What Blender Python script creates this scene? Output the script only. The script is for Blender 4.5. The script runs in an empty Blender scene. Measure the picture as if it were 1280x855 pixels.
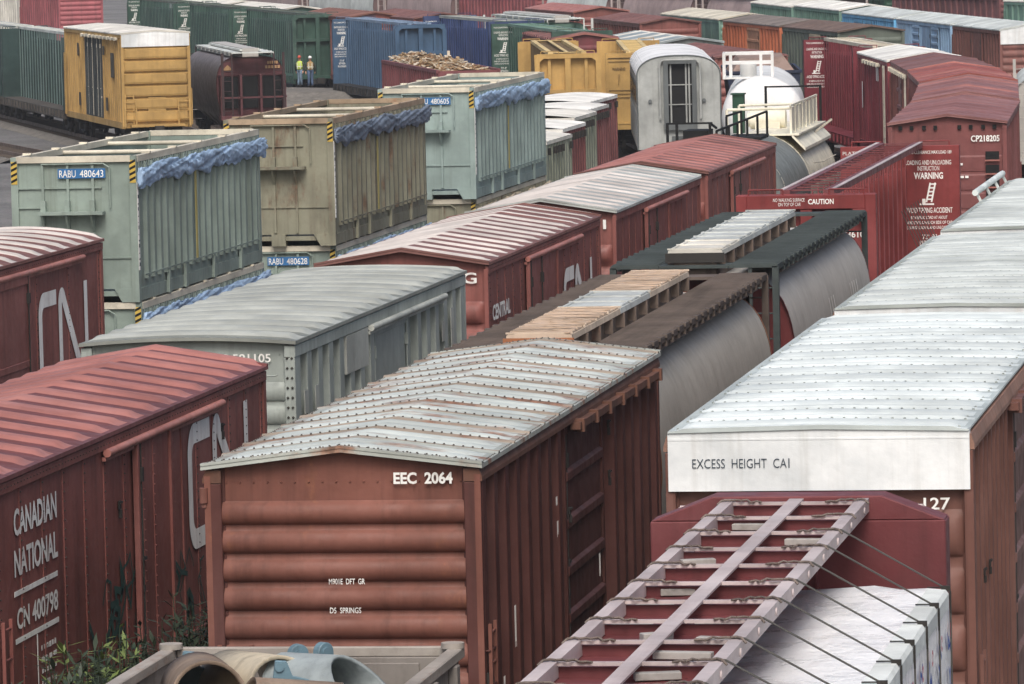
import bpy, math, random
from mathutils import Vector, Matrix, noise
random.seed(7)
S = bpy.context.scene
C = S.collection

# ---------------------------------------------------------------- camera, sky, sun, exposure
def make_camera():
    f, yaw, p, r, H = 7289.0, .156, .076, .024, 10.739
    fw = Vector((-math.sin(yaw)*math.cos(p), math.cos(yaw)*math.cos(p), -math.sin(p)))
    rt = Vector((math.cos(yaw), math.sin(yaw), 0))
    up = rt.cross(fw)
    rt2 = rt*math.cos(r) - up*math.sin(r)
    up2 = up*math.cos(r) + rt*math.sin(r)
    cd = bpy.data.cameras.new('camera')
    cd.sensor_width = 36; cd.lens = f/1280*36
    cd.clip_start = 1; cd.clip_end = 6000
    o = bpy.data.objects.new('camera', cd); C.objects.link(o)
    o.matrix_world = Matrix(((rt2.x, up2.x, -fw.x, 0), (rt2.y, up2.y, -fw.y, 0), (rt2.z, up2.z, -fw.z, H), (0, 0, 0, 1)))
    S.camera = o
make_camera()

SUN_EL, SUN_AZ = 50, 171          # azimuth measured from +Y towards +X
W_ = bpy.data.worlds.new('World'); S.world = W_; W_.use_nodes = True
nt = W_.node_tree
bg = nt.nodes['Background']
sky = nt.nodes.new('ShaderNodeTexSky'); sky.sky_type = 'NISHITA'; sky.sun_disc = False
sky.sun_elevation = math.radians(SUN_EL); sky.sun_rotation = math.radians(SUN_AZ)
sky.air_density = 1.0; sky.dust_density = 5.5; sky.ozone_density = 0.4
nt.links.new(sky.outputs[0], bg.inputs[0]); bg.inputs[1].default_value = .125
sd = bpy.data.lights.new('sun', 'SUN'); sd.energy = 1.5; sd.angle = math.radians(28); sd.color = (1, .995, .985)
so = bpy.data.objects.new('sun', sd); C.objects.link(so)
sv = Vector((math.sin(math.radians(SUN_AZ))*math.cos(math.radians(SUN_EL)), math.cos(math.radians(SUN_AZ))*math.cos(math.radians(SUN_EL)), math.sin(math.radians(SUN_EL))))
so.rotation_euler = (-sv).to_track_quat('-Z', 'Y').to_euler(); so.location = (0, 0, 60)
S.view_settings.view_transform = 'Standard'; S.view_settings.look = 'None'
S.view_settings.exposure = 0.22; S.view_settings.gamma = 1.0; S.view_settings.use_curve_mapping = False

def air():       # the thin haze over the yard: one closed box of even volume
    m = bpy.data.materials.new('haze'); m.use_nodes = True; t = m.node_tree
    t.nodes.remove(t.nodes['Principled BSDF'])
    v = t.nodes.new('ShaderNodeVolumePrincipled'); v.inputs['Color'].default_value = (.95, .96, .98, 1); v.inputs['Density'].default_value = HAZE; v.inputs['Anisotropy'].default_value = .2
    t.links.new(v.outputs[0], t.nodes['Material Output'].inputs['Volume'])
    x0, x1, y0, y1, z0, z1 = -420, 330, -30, 1150, -1.4, 14.0
    me = bpy.data.meshes.new('haze')
    me.from_pydata([(x0, y0, z0), (x1, y0, z0), (x1, y1, z0), (x0, y1, z0), (x0, y0, z1), (x1, y0, z1), (x1, y1, z1), (x0, y1, z1)], [], [(0, 3, 2, 1), (4, 5, 6, 7), (0, 1, 5, 4), (1, 2, 6, 5), (2, 3, 7, 6), (3, 0, 4, 7)])
    me.materials.append(m); o = bpy.data.objects.new('haze', me); C.objects.link(o); o['kind'] = 'stuff'
HAZE = .00022
# ---------------------------------------------------------------- materials
def lin(h):
    h = h.lstrip('#'); out = []
    for i in (0, 2, 4):
        c = int(h[i:i+2], 16)/255
        out.append(c/12.92 if c <= .04045 else ((c+.055)/1.055)**2.4)
    y = .3*out[0]+.55*out[1]+.15*out[2]
    return tuple(v+(y-v)*.12 for v in out)          # the yard's paint is chalky: a little less saturated than the swatch
MATS = {}
def paint(name, col, rough=.55, rust=0.0, rustcol='#6b3a22', dirt=.3, dirtcol='#3a332c', var=.24, axis='z', metal=0.0, bump=.05, scale=1.0, chalk=0.0):
    if name in MATS: return MATS[name]
    m = bpy.data.materials.new(name); m.use_nodes = True; MATS[name] = m
    t = m.node_tree; N = t.nodes.new; L = t.links.new
    b = t.nodes['Principled BSDF']; c = lin(col)
    tc = N('ShaderNodeTexCoord')
    inf = N('ShaderNodeObjectInfo')
    def noise(sc, det, vec, rg=.55):
        n = N('ShaderNodeTexNoise'); n.noise_dimensions = '4D'; n.inputs['Scale'].default_value = sc; n.inputs['Detail'].default_value = det; n.inputs['Roughness'].default_value = rg
        L(vec, n.inputs['Vector']); L(wv.outputs[0], n.inputs['W']); return n.outputs['Fac']
    wv = N('ShaderNodeMath'); wv.operation = 'MULTIPLY'; wv.inputs[1].default_value = 9.0; L(inf.outputs['Random'], wv.inputs[0])
    def ramp(fac, a, bb, x0=0.0, x1=1.0):
        r = N('ShaderNodeMapRange'); r.inputs[1].default_value = a; r.inputs[2].default_value = bb; r.inputs[3].default_value = x0; r.inputs[4].default_value = x1; r.interpolation_type = 'SMOOTHSTEP'
        L(fac, r.inputs[0]); return r.outputs[0]
    def mix(fac, a, bcol):
        x = N('ShaderNodeMix'); x.data_type = 'RGBA'; L(fac, x.inputs[0])
        for s, k in ((a, 6), (bcol, 7)):
            if isinstance(s, tuple): x.inputs[k].default_value = (*s, 1)
            else: L(s, x.inputs[k])
        return x.outputs[2]
    lo = tuple(min(1, v*(1-var)) for v in c); hi = tuple(min(.95, v*(1+var)+.012*var) for v in c)
    base = mix(ramp(noise(.7*scale, 5, tc.outputs['Object'], .6), .3, .7), lo, hi)
    base = mix(ramp(noise(7*scale, 4, tc.outputs['Object'], .7), .35, .8, 0, .35), base, tuple(v*.82 for v in c))
    if chalk > 0:
        base = mix(ramp(noise(.35*scale, 6, tc.outputs['Object'], .65), .45, .75, 0, chalk), base, tuple(v*.5+.2 for v in c))
    if dirt > 0:
        mp = N('ShaderNodeMapping'); mp.inputs['Scale'].default_value = {'z': (5, 5, .22), 'x': (.3, 6, 1.2), 'y': (5, .3, 5)}[axis]
        L(tc.outputs['Object'], mp.inputs[0])
        st = ramp(noise(1.0, 6, mp.outputs[0], .65), .46, .72, 0, min(.9, dirt*1.25))
        base = mix(st, base, lin(dirtcol))
        sp = ramp(noise(3.1*scale, 8, tc.outputs['Object'], .7), .52, .8, 0, dirt*.8)
        base = mix(sp, base, lin(dirtcol))
    rf = None
    if rust > 0:
        mp2 = N('ShaderNodeMapping'); mp2.inputs['Scale'].default_value = {'z': (1.6, 1.6, .55), 'x': (.6, 2.2, 1), 'y': (1.6, .6, 1.6)}[axis]
        L(tc.outputs['Object'], mp2.inputs[0])
        th = .70-.26*rust
        rf = ramp(noise(1.5*scale, 10, mp2.outputs[0], .68), th, th+.16, 0, min(1, .55+rust*.4))
        rc = lin(rustcol)
        rcol = mix(ramp(noise(11*scale, 3, tc.outputs['Object']), .35, .7), tuple(v*.6 for v in rc), tuple(min(1, v*1.45) for v in rc))
        base = mix(rf, base, rcol)
    L(base, b.inputs['Base Color'])
    rr = ramp(noise(4*scale, 4, tc.outputs['Object']), .3, .7, max(.05, rough-.1), min(1, rough+.12))
    L(rr, b.inputs['Roughness'])
    b.inputs['Metallic'].default_value = metal
    b.inputs['Specular IOR Level'].default_value = .35
    if bump > 0:
        bp = N('ShaderNodeBump'); bp.inputs['Strength'].default_value = bump*4; bp.inputs['Distance'].default_value = .02
        L(noise(14*scale, 5, tc.outputs['Object']), bp.inputs['Height']); L(bp.outputs[0], b.inputs['Normal'])
    return m
def flat(name, col, rough=.8, spec=.3):
    if name in MATS: return MATS[name]
    m = bpy.data.materials.new(name); m.use_nodes = True; MATS[name] = m
    t = m.node_tree; b = t.nodes['Principled BSDF']; c = lin(col)
    tc = t.nodes.new('ShaderNodeTexCoord'); n = t.nodes.new('ShaderNodeTexNoise'); n.inputs['Scale'].default_value = 6; n.inputs['Detail'].default_value = 6
    t.links.new(tc.outputs['Object'], n.inputs['Vector'])
    x = t.nodes.new('ShaderNodeMix'); x.data_type = 'RGBA'
    x.inputs[6].default_value = (*[v*.72 for v in c], 1); x.inputs[7].default_value = (*[min(1, v*1.2) for v in c], 1)
    t.links.new(n.outputs['Fac'], x.inputs[0]); t.links.new(x.outputs[2], b.inputs['Base Color'])
    b.inputs['Roughness'].default_value = rough; b.inputs['Specular IOR Level'].default_value = spec
    return m
white_letter = paint('white_lettering', '#f0f0ea', .6, dirt=.3, dirtcol='#94706a', var=.1, scale=2.5)
dark_iron = paint('dark_iron', '#2c2a28', .7, rust=.35, dirt=.3)
black = flat('black_paint', '#191a1b')
rivet_dark = flat('rivet_heads', '#3d3934')

# ---------------------------------------------------------------- mesh helpers
def srt(a, b): return (a, b) if a < b else (b, a)
class MB:
    def __init__(s): s.v = []; s.f = []; s.m = []; s.s = []; s.cuts = []
    def cut(s): s.cuts.append(len(s.f))
    def add(s, vs, fs, mi=0, sm=False):
        o = len(s.v); s.v += [tuple(v) for v in vs]
        for f in fs:
            s.f.append([i+o for i in f]); s.m.append(mi); s.s.append(sm)
    def box(s, x0, x1, y0, y1, z0, z1, mi=0):
        x0, x1 = srt(x0, x1); y0, y1 = srt(y0, y1); z0, z1 = srt(z0, z1)
        s.add([(x0, y0, z0), (x1, y0, z0), (x1, y1, z0), (x0, y1, z0), (x0, y0, z1), (x1, y0, z1), (x1, y1, z1), (x0, y1, z1)],
              [(0, 3, 2, 1), (4, 5, 6, 7), (0, 1, 5, 4), (1, 2, 6, 5), (2, 3, 7, 6), (3, 0, 4, 7)], mi)
    def bar(s, p, q, w, h, mi=0, up=(0, 0, 1)):
        p = Vector(p); q = Vector(q); d = (q-p).normalized(); u = Vector(up)
        if abs(d.dot(u)) > .98: u = Vector((0, 1, 0))
        a = d.cross(u).normalized(); b = a.cross(d).normalized()
        vs = []
        for P in (p, q):
            for i, j in ((-1, -1), (1, -1), (1, 1), (-1, 1)): vs.append(P+a*(i*w/2)+b*(j*h/2))
        s.add(vs, [(0, 1, 2, 3), (7, 6, 5, 4), (0, 4, 5, 1), (1, 5, 6, 2), (2, 6, 7, 3), (3, 7, 4, 0)], mi)
    def cyl(s, p, q, r, n=10, mi=0, r2=None, caps=True):
        p = Vector(p); q = Vector(q); r2 = r if r2 is None else r2
        d = (q-p).normalized(); u = Vector((0, 0, 1)) if abs(d.z) < .9 else Vector((1, 0, 0))
        a = d.cross(u).normalized(); b = a.cross(d).normalized()
        vs = []
        for P, R in ((p, r), (q, r2)):
            for k in range(n):
                t = 2*math.pi*k/n; vs.append(P+a*(R*math.cos(t))+b*(R*math.sin(t)))
        s.add(vs, [(k, (k+1) % n, n+(k+1) % n, n+k) for k in range(n)], mi, True)
        if caps: s.add(vs, [tuple(range(n))[::-1], tuple(range(n, 2*n))], mi)
    def tube(s, pts, r, n=6, mi=0):
        for a, b in zip(pts, pts[1:]): s.cyl(a, b, r, n, mi)
    def grid(s, fn, us, vs_, mi=0, sm=True, flip=False, mf=None):
        nu, nv = len(us), len(vs_); pts = [fn(u, v) for v in vs_ for u in us]
        o = len(s.v); s.v += [tuple(p) for p in pts]
        for j in range(nv-1):
            for i in range(nu-1):
                q = [o+j*nu+i, o+j*nu+i+1, o+(j+1)*nu+i+1, o+(j+1)*nu+i]
                s.f.append(q[::-1] if flip else q); s.m.append(mf(us[i], vs_[j]) if mf else mi); s.s.append(sm)
    def loft(s, rings, mi=0, sm=True, caps=True, closed=True):
        n = len(rings[0]); o = len(s.v)
        for r in rings: s.v += [tuple(p) for p in r]
        for j in range(len(rings)-1):
            for k in range(n if closed else n-1):
                k2 = (k+1) % n
                s.f.append([o+j*n+k, o+j*n+k2, o+(j+1)*n+k2, o+(j+1)*n+k]); s.m.append(mi); s.s.append(sm)
        if caps:
            s.f.append([o+k for k in range(n)][::-1]); s.m.append(mi); s.s.append(False)
            o2 = o+(len(rings)-1)*n; s.f.append([o2+k for k in range(n)]); s.m.append(mi); s.s.append(False)
    def prism_y(s, poly, y0, y1, mi=0, sm=False):      # poly of (x, z)
        s.loft([[(x, y0, z) for x, z in poly], [(x, y1, z) for x, z in poly]], mi, sm)
    def prism_x(s, poly, x0, x1, mi=0, sm=False):      # poly of (y, z)
        s.loft([[(x0, y, z) for y, z in poly], [(x1, y, z) for y, z in poly]], mi, sm)
    def riv(s, p, n, r, mi=0):
        p = Vector(p); n = Vector(n).normalized(); u = Vector((0, 0, 1)) if abs(n.z) < .9 else Vector((1, 0, 0))
        a = n.cross(u).normalized(); b = n.cross(a)
        s.add([p+a*r, p+b*r, p-a*r, p-b*r, p+n*r+a*r*.6, p+n*r+b*r*.6, p+n*r-a*r*.6, p+n*r-b*r*.6], [(4, 5, 6, 7), (0, 1, 5, 4), (1, 2, 6, 5), (2, 3, 7, 6), (3, 0, 4, 7)], mi)
    def build(s, name, mats, parent=None, bevel=0, kind=None, loc=None):
        if not isinstance(mats, (list, tuple)): mats = [mats]
        me = bpy.data.meshes.new(name); me.from_pydata(s.v, [], s.f)
        for m in mats: me.materials.append(m)
        me.polygons.foreach_set('material_index', s.m); me.polygons.foreach_set('use_smooth', s.s)
        me.update()
        o = bpy.data.objects.new(name, me); C.objects.link(o)
        if parent: o.parent = parent
        if kind: o['kind'] = kind
        if loc: o.location = loc
        if bevel:
            bv = o.modifiers.new('bevel', 'BEVEL'); bv.width = bevel; bv.segments = 1; bv.limit_method = 'ANGLE'; bv.angle_limit = math.radians(50)
        return o
def thing(name, label, cat, loc, rz=0, group=None):
    o = bpy.data.objects.new(name, None); C.objects.link(o); o.location = loc; o.rotation_euler = (0, 0, math.radians(rz))
    o.empty_display_size = .3
    o['label'] = label; o['category'] = cat
    if group: o['group'] = group
    return o
def tag(o, label, cat, group=None):
    o['label'] = label; o['category'] = cat
    if group: o['group'] = group
    return o
def frange(a, b, st):
    n = max(1, int(round((b-a)/st))); return [a+(b-a)*i/n for i in range(n+1)]
def smooth(t): t = max(0, min(1, t)); return t*t*(3-2*t)

# lettering -> MB
_tc = {}
def glyphs(txt, bold):
    k = (txt, bold)
    if k not in _tc:
        cu = bpy.data.curves.new('lettering', 'FONT'); cu.body = txt; cu.resolution_u = 3; cu.offset = bold; cu.fill_mode = 'FRONT'
        ob = bpy.data.objects.new('lettering', cu); me = ob.to_mesh()
        vs = [tuple(v.co) for v in me.vertices]; fs = [tuple(p.vertices) for p in me.polygons]
        ob.to_mesh_clear(); bpy.data.objects.remove(ob); bpy.data.curves.remove(cu)
        x0 = min(v[0] for v in vs); x1 = max(v[0] for v in vs); y0 = min(v[1] for v in vs); y1 = max(v[1] for v in vs)
        _tc[k] = ([((v[0]-x0)/(x1-x0), (v[1]-y0)/(y1-y0)) for v in vs], fs)
    return _tc[k]
def letter(mb, txt, plane, at, a0, a1, z0, z1, bold=.012, mi=0):
    """text filling a0..a1 x z0..z1; plane 'end' faces -y (a = x), 'right' faces +x (a = y), 'left' faces -x (a0 > a1), 'right_down' runs down the +x face"""
    vs, fs = glyphs(txt, bold)
    out = []; mb.cut()
    for u, v in vs:
        if plane == 'end': out.append((a0+(a1-a0)*u, at, z0+(z1-z0)*v))
        elif plane == 'down': out.append((at, a0+(a1-a0)*v, z1+(z0-z1)*u))
        else: out.append((at, a0+(a1-a0)*u, z0+(z1-z0)*v))
    mb.add(out, fs, mi)
def stroke(mb, pts, w, plane, at, mi=0):
    """constant-width painted stroke along (a, z) points with mitred joints"""
    n = len(pts); Ls = []; Rs = []
    for i in range(n):
        p = Vector(pts[i])
        d0 = (p-Vector(pts[i-1])).normalized() if i else None
        d1 = (Vector(pts[i+1])-p).normalized() if i < n-1 else None
        if d0 is None: d0 = d1
        if d1 is None: d1 = d0
        t = (d0+d1).normalized(); nn = Vector((-t.y, t.x)); k = w/2/max(.35, nn.dot(Vector((-d1.y, d1.x))))
        Ls.append(p+nn*k); Rs.append(p-nn*k)
    vs = [((at, q.x, q.y) if plane != 'end' else (q.x, at, q.y)) for q in Ls+Rs]
    mb.add(vs, [(i, n+i, n+i+1, i+1) for i in range(n-1)], mi)
def arc(cx, cz, r, a0, a1, n=8):
    return [(cx+r*math.cos(math.radians(a0+(a1-a0)*i/n)), cz+r*math.sin(math.radians(a0+(a1-a0)*i/n))) for i in range(n+1)]

# ---------------------------------------------------------------- shared running gear
_gear = {}
def truck(parent, y):
    if not _gear:
        t = MB()
        for sx in (-1, 1):
            x = sx*.98
            t.prism_x([(-1.05, .52), (-1.05, .36), (-.45, .3), (-.32, .2), (.32, .2), (.45, .3), (1.05, .36), (1.05, .52), (.5, .62), (-.5, .62)], x-.07, x+.07)
            t.box(x-.1, x+.1, -.98, -.74, .3, .58); t.box(x-.1, x+.1, .74, .98, .3, .58)
        t.box(-1.2, 1.2, -.2, .2, .38, .66)
        _gear['t'] = t
        w = MB()
        w.cyl((-.85, 0, .45), (.85, 0, .45), .08, 10)
        for sx in (-1, 1):
            w.cyl((sx*.68, 0, .45), (sx*.8, 0, .45), .45, 20); w.cyl((sx*.64, 0, .45), (sx*.68, 0, .45), .48, 20)
        _gear['w'] = w
        to = t.build('truck', dark_iron); wo = w.build('wheelset', dark_iron)
        _gear['tm'], _gear['wm'] = to.data, wo.data
        bpy.data.objects.remove(to); bpy.data.objects.remove(wo)
    o = bpy.data.objects.new('truck', _gear['tm']); C.objects.link(o); o.parent = parent; o.location = (0, y, 0)
    for d in (-.86, .86):
        w = bpy.data.objects.new('wheelset', _gear['wm']); C.objects.link(w); w.parent = o; w.location = (0, d, 0)
def underframe(parent, L, zb, mat=None):
    u = MB()
    u.box(-.35, .35, -L/2, L/2, .68, zb-.02); u.box(-1.3, 1.3, -L/2+1.2, -L/2+2.2, .7, zb-.03); u.box(-1.3, 1.3, L/2-2.2, L/2-1.2, .7, zb-.03)
    for s in (-1, 1):
        u.box(-.13, .13, s*L/2, s*(L/2+.55), .78, .98); u.box(-.2, .2, s*(L/2+.5), s*(L/2+.72), .72, 1.04)
    u.build('underframe', mat or dark_iron, parent)
def gear(parent, L, zb=1.05, inset=1.9, mat=None):
    underframe(parent, L, zb, mat); truck(parent, -L/2+inset); truck(parent, L/2-inset)
def centre(x, y, L, rz):
    a = math.radians(rz); return (x-math.sin(a)*L/2, y+math.cos(a)*L/2, 0)
def ladder(parent, x, y0, y1, z0, z1, mat, plane='side', st=.38):
    l = MB()
    for z in frange(z0, z1, st):
        if plane == 'side': l.cyl((x, y0, z), (x, y1, z), .014, 6)
        else: l.cyl((y0, x, z), (y1, x, z), .014, 6)
    for a in (y0, y1):
        if plane == 'side': l.box(x-.02, x+.02, a-.025, a+.025, z0-.1, z1+.1)
        else: l.box(a-.025, a+.025, x-.02, x+.02, z0-.1, z1+.1)
    return l.build('ladder', mat, parent)

# ---------------------------------------------------------------- box car
def roof_mesh(parent, L, W, he, rise, arch, pitch, bars, dy, mats, nu=1.0, bolt=None, ov=.03, thick=.05, off=0.0, endbar=True):
    mb = MB()
    us = [-1, -.985, -.96, -.93, -.9, -.87, -.84, -.78, -.66, -.5, -.33, -.16, 0]; us = us+[-u for u in us[-2::-1]]
    if nu < 1: us = [-1, -.96, -.9, -.8, -.5, 0, .5, .8, .9, .96, 1]
    hw = W/2+ov
    def prof(u): return he+(rise*(1-u*u) if arch else rise*(1-abs(u)))
    def hh(u, y):
        t = (y+L/2+off) % pitch; h = 0
        for (o, w, b, ut, mi) in bars:
            d = min(abs(t-o), abs(t-o-pitch), abs(t-o+pitch))
            if d < w/2: h = max(h, b*(math.cos(d/w*math.pi)**.55)*smooth((ut-abs(u))/.09))
        return h
    def mf(u, y):
        t = (y+dy/2+L/2+off) % pitch
        for (o, w, b, ut, mi) in bars:
            d = min(abs(t-o), abs(t-o-pitch), abs(t-o+pitch))
            if d < w*.5 and abs(u) < ut+.01: return mi
        return 0
    ys = frange(-L/2-.04, L/2+.04, dy)
    mb.grid(lambda u, y: (hw*u, y, prof(u)+hh(u, y)), us, ys, mf=mf)
    for s in (-1, 1):     # eave fascia
        mb.grid(lambda u, y: (s*(hw+.004*u), y, he-thick*u), [0, 1], [ys[0], ys[-1]], sm=False, flip=s > 0)
        mb.grid(lambda u, k: (hw*u, s*(L/2+.04+.004*k), prof(u)-thick*k+.001+hh(u, s*(L/2+.04))*(1-k)), us, [0, 1], sm=False, flip=s > 0)
        mb.grid(lambda u, y: (hw*u*.995, y, prof(u)-thick), us, [ys[0], ys[-1]], sm=False, flip=True) if s > 0 else None
    if endbar and rise > .05:
        for s in (-1, 1):
            for su in (-1, 1):
                mb.bar((0, s*(L/2+.0), he+rise+.012), (su*hw, s*(L/2+.0), he+.012+(0 if not arch else 0)), .1, .03) if not arch else None
    if bolt:
        bo, step, r, ulist = bolt[0], bolt[1], bolt[2], None
        y = -L/2-off
        while y < L/2:
            for o in bo:
                yy = y+o
                if -L/2 < yy < L/2:
                    x = -W/2+.12
                    while x < W/2-.1:
                        u = x/hw; mb.riv((x, yy, prof(u)+hh(u, yy)), (0, 0, 1), r, len(mats)-1); x += step
            y += pitch
        for s in (-1, 1):
            y = -L/2+.06
            while y < L/2 and len(bolt) > 3:
                mb.riv((s*(hw-.03), y, he+.004), (0, 0, 1), r*.7, len(mats)-1); y += step
            x = -W/2+.05
            while x < W/2 and len(bolt) > 3:
                mb.riv((x, s*(L/2+.005), prof(x/hw)+.028), (0, 0, 1), r*.8, len(mats)-1); x += step*.75
    return mb.build('roof', mats, parent)

def end_panel(parent, L, W, zb, he, rise, arch, mats, style='dread', pitch=.33, depth=.07, zt=None, zlo=None, det=2, s=-1, topmat=0, bandz=None):
    mb = MB(); hw = W/2-.035; y0 = s*(L/2-.1)
    tri = 9 if arch else 2
    top = [(hw*(1-2*i/tri), he-.014+(rise*(1-(1-2*i/tri)**2) if arch else rise*(1-abs(1-2*i/tri)))) for i in range(tri+1)]
    if bandz is None:
        mb.prism_y([(-hw, zb), (hw, zb)]+top, y0, y0-s*.04)
    else:
        mb.prism_y([(-hw, zb), (hw, zb), (hw, bandz), (-hw, bandz)], y0, y0-s*.04)
        mb.prism_y([(-hw-.005, bandz), (hw+.005, bandz)]+[(x*1.003, z) for x, z in top], y0+s*.125, y0-s*.04, topmat)
        mb.box(-hw-.004, hw+.004, y0+s*.125, y0+s*.129, he-.1, he-.08, topmat)
    z1 = zt if zt is not None else he-.3; z0 = zlo if zlo is not None else zb+.1
    if style in ('dread', 'slat') and det > 0:
        n = max(1, int(round((z1-z0)/pitch))); pt = (z1-z0)/n
        zs = [z0+pt*(k+q) for k in range(n) for q in ((0, .1, .16, .17, .19, .23, .3, .42, .56, .7, .82, .9, .95) if det > 1 else (0, .1, .15, .3, .5, .75, .9))]+[z1]
        xs = [-hw+.04, -hw+.07, -hw+.11, -hw+.17, -.6, 0, .6, hw-.17, hw-.11, hw-.07, hw-.04]
        def fn(x, z):
            t = ((z-z0)/pt) % 1.0
            if style == 'dread': b = math.sin(math.pi*min(1, max(0, (t-.17)/.79)))**.6 if .17 < t < .96 else 0
            else: b = (1 if .16 < t < .9 else max(0, (t-.1)/.06) if t <= .16 else max(0, (1-t)/.1))
            e = smooth((hw-.04-abs(x))/.12)
            return (x, y0+s*(.012+depth*b*e), z)
        mb.grid(fn, xs, zs, sm=style == 'dread', flip=s > 0)
    for sx in (-1, 1):
        mb.box(sx*(W/2-.07), sx*(W/2+.0), y0-s*.06, s*(L/2), zb-.05, (bandz-.01) if bandz else he-.12)
    if det > 1:
        for x in frange(-hw+.2, hw-.2, .16): mb.riv((x, y0+s*.002, he-.2), (0, s, 0), .014)
    return mb.build('end_panel', mats, parent)

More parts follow.
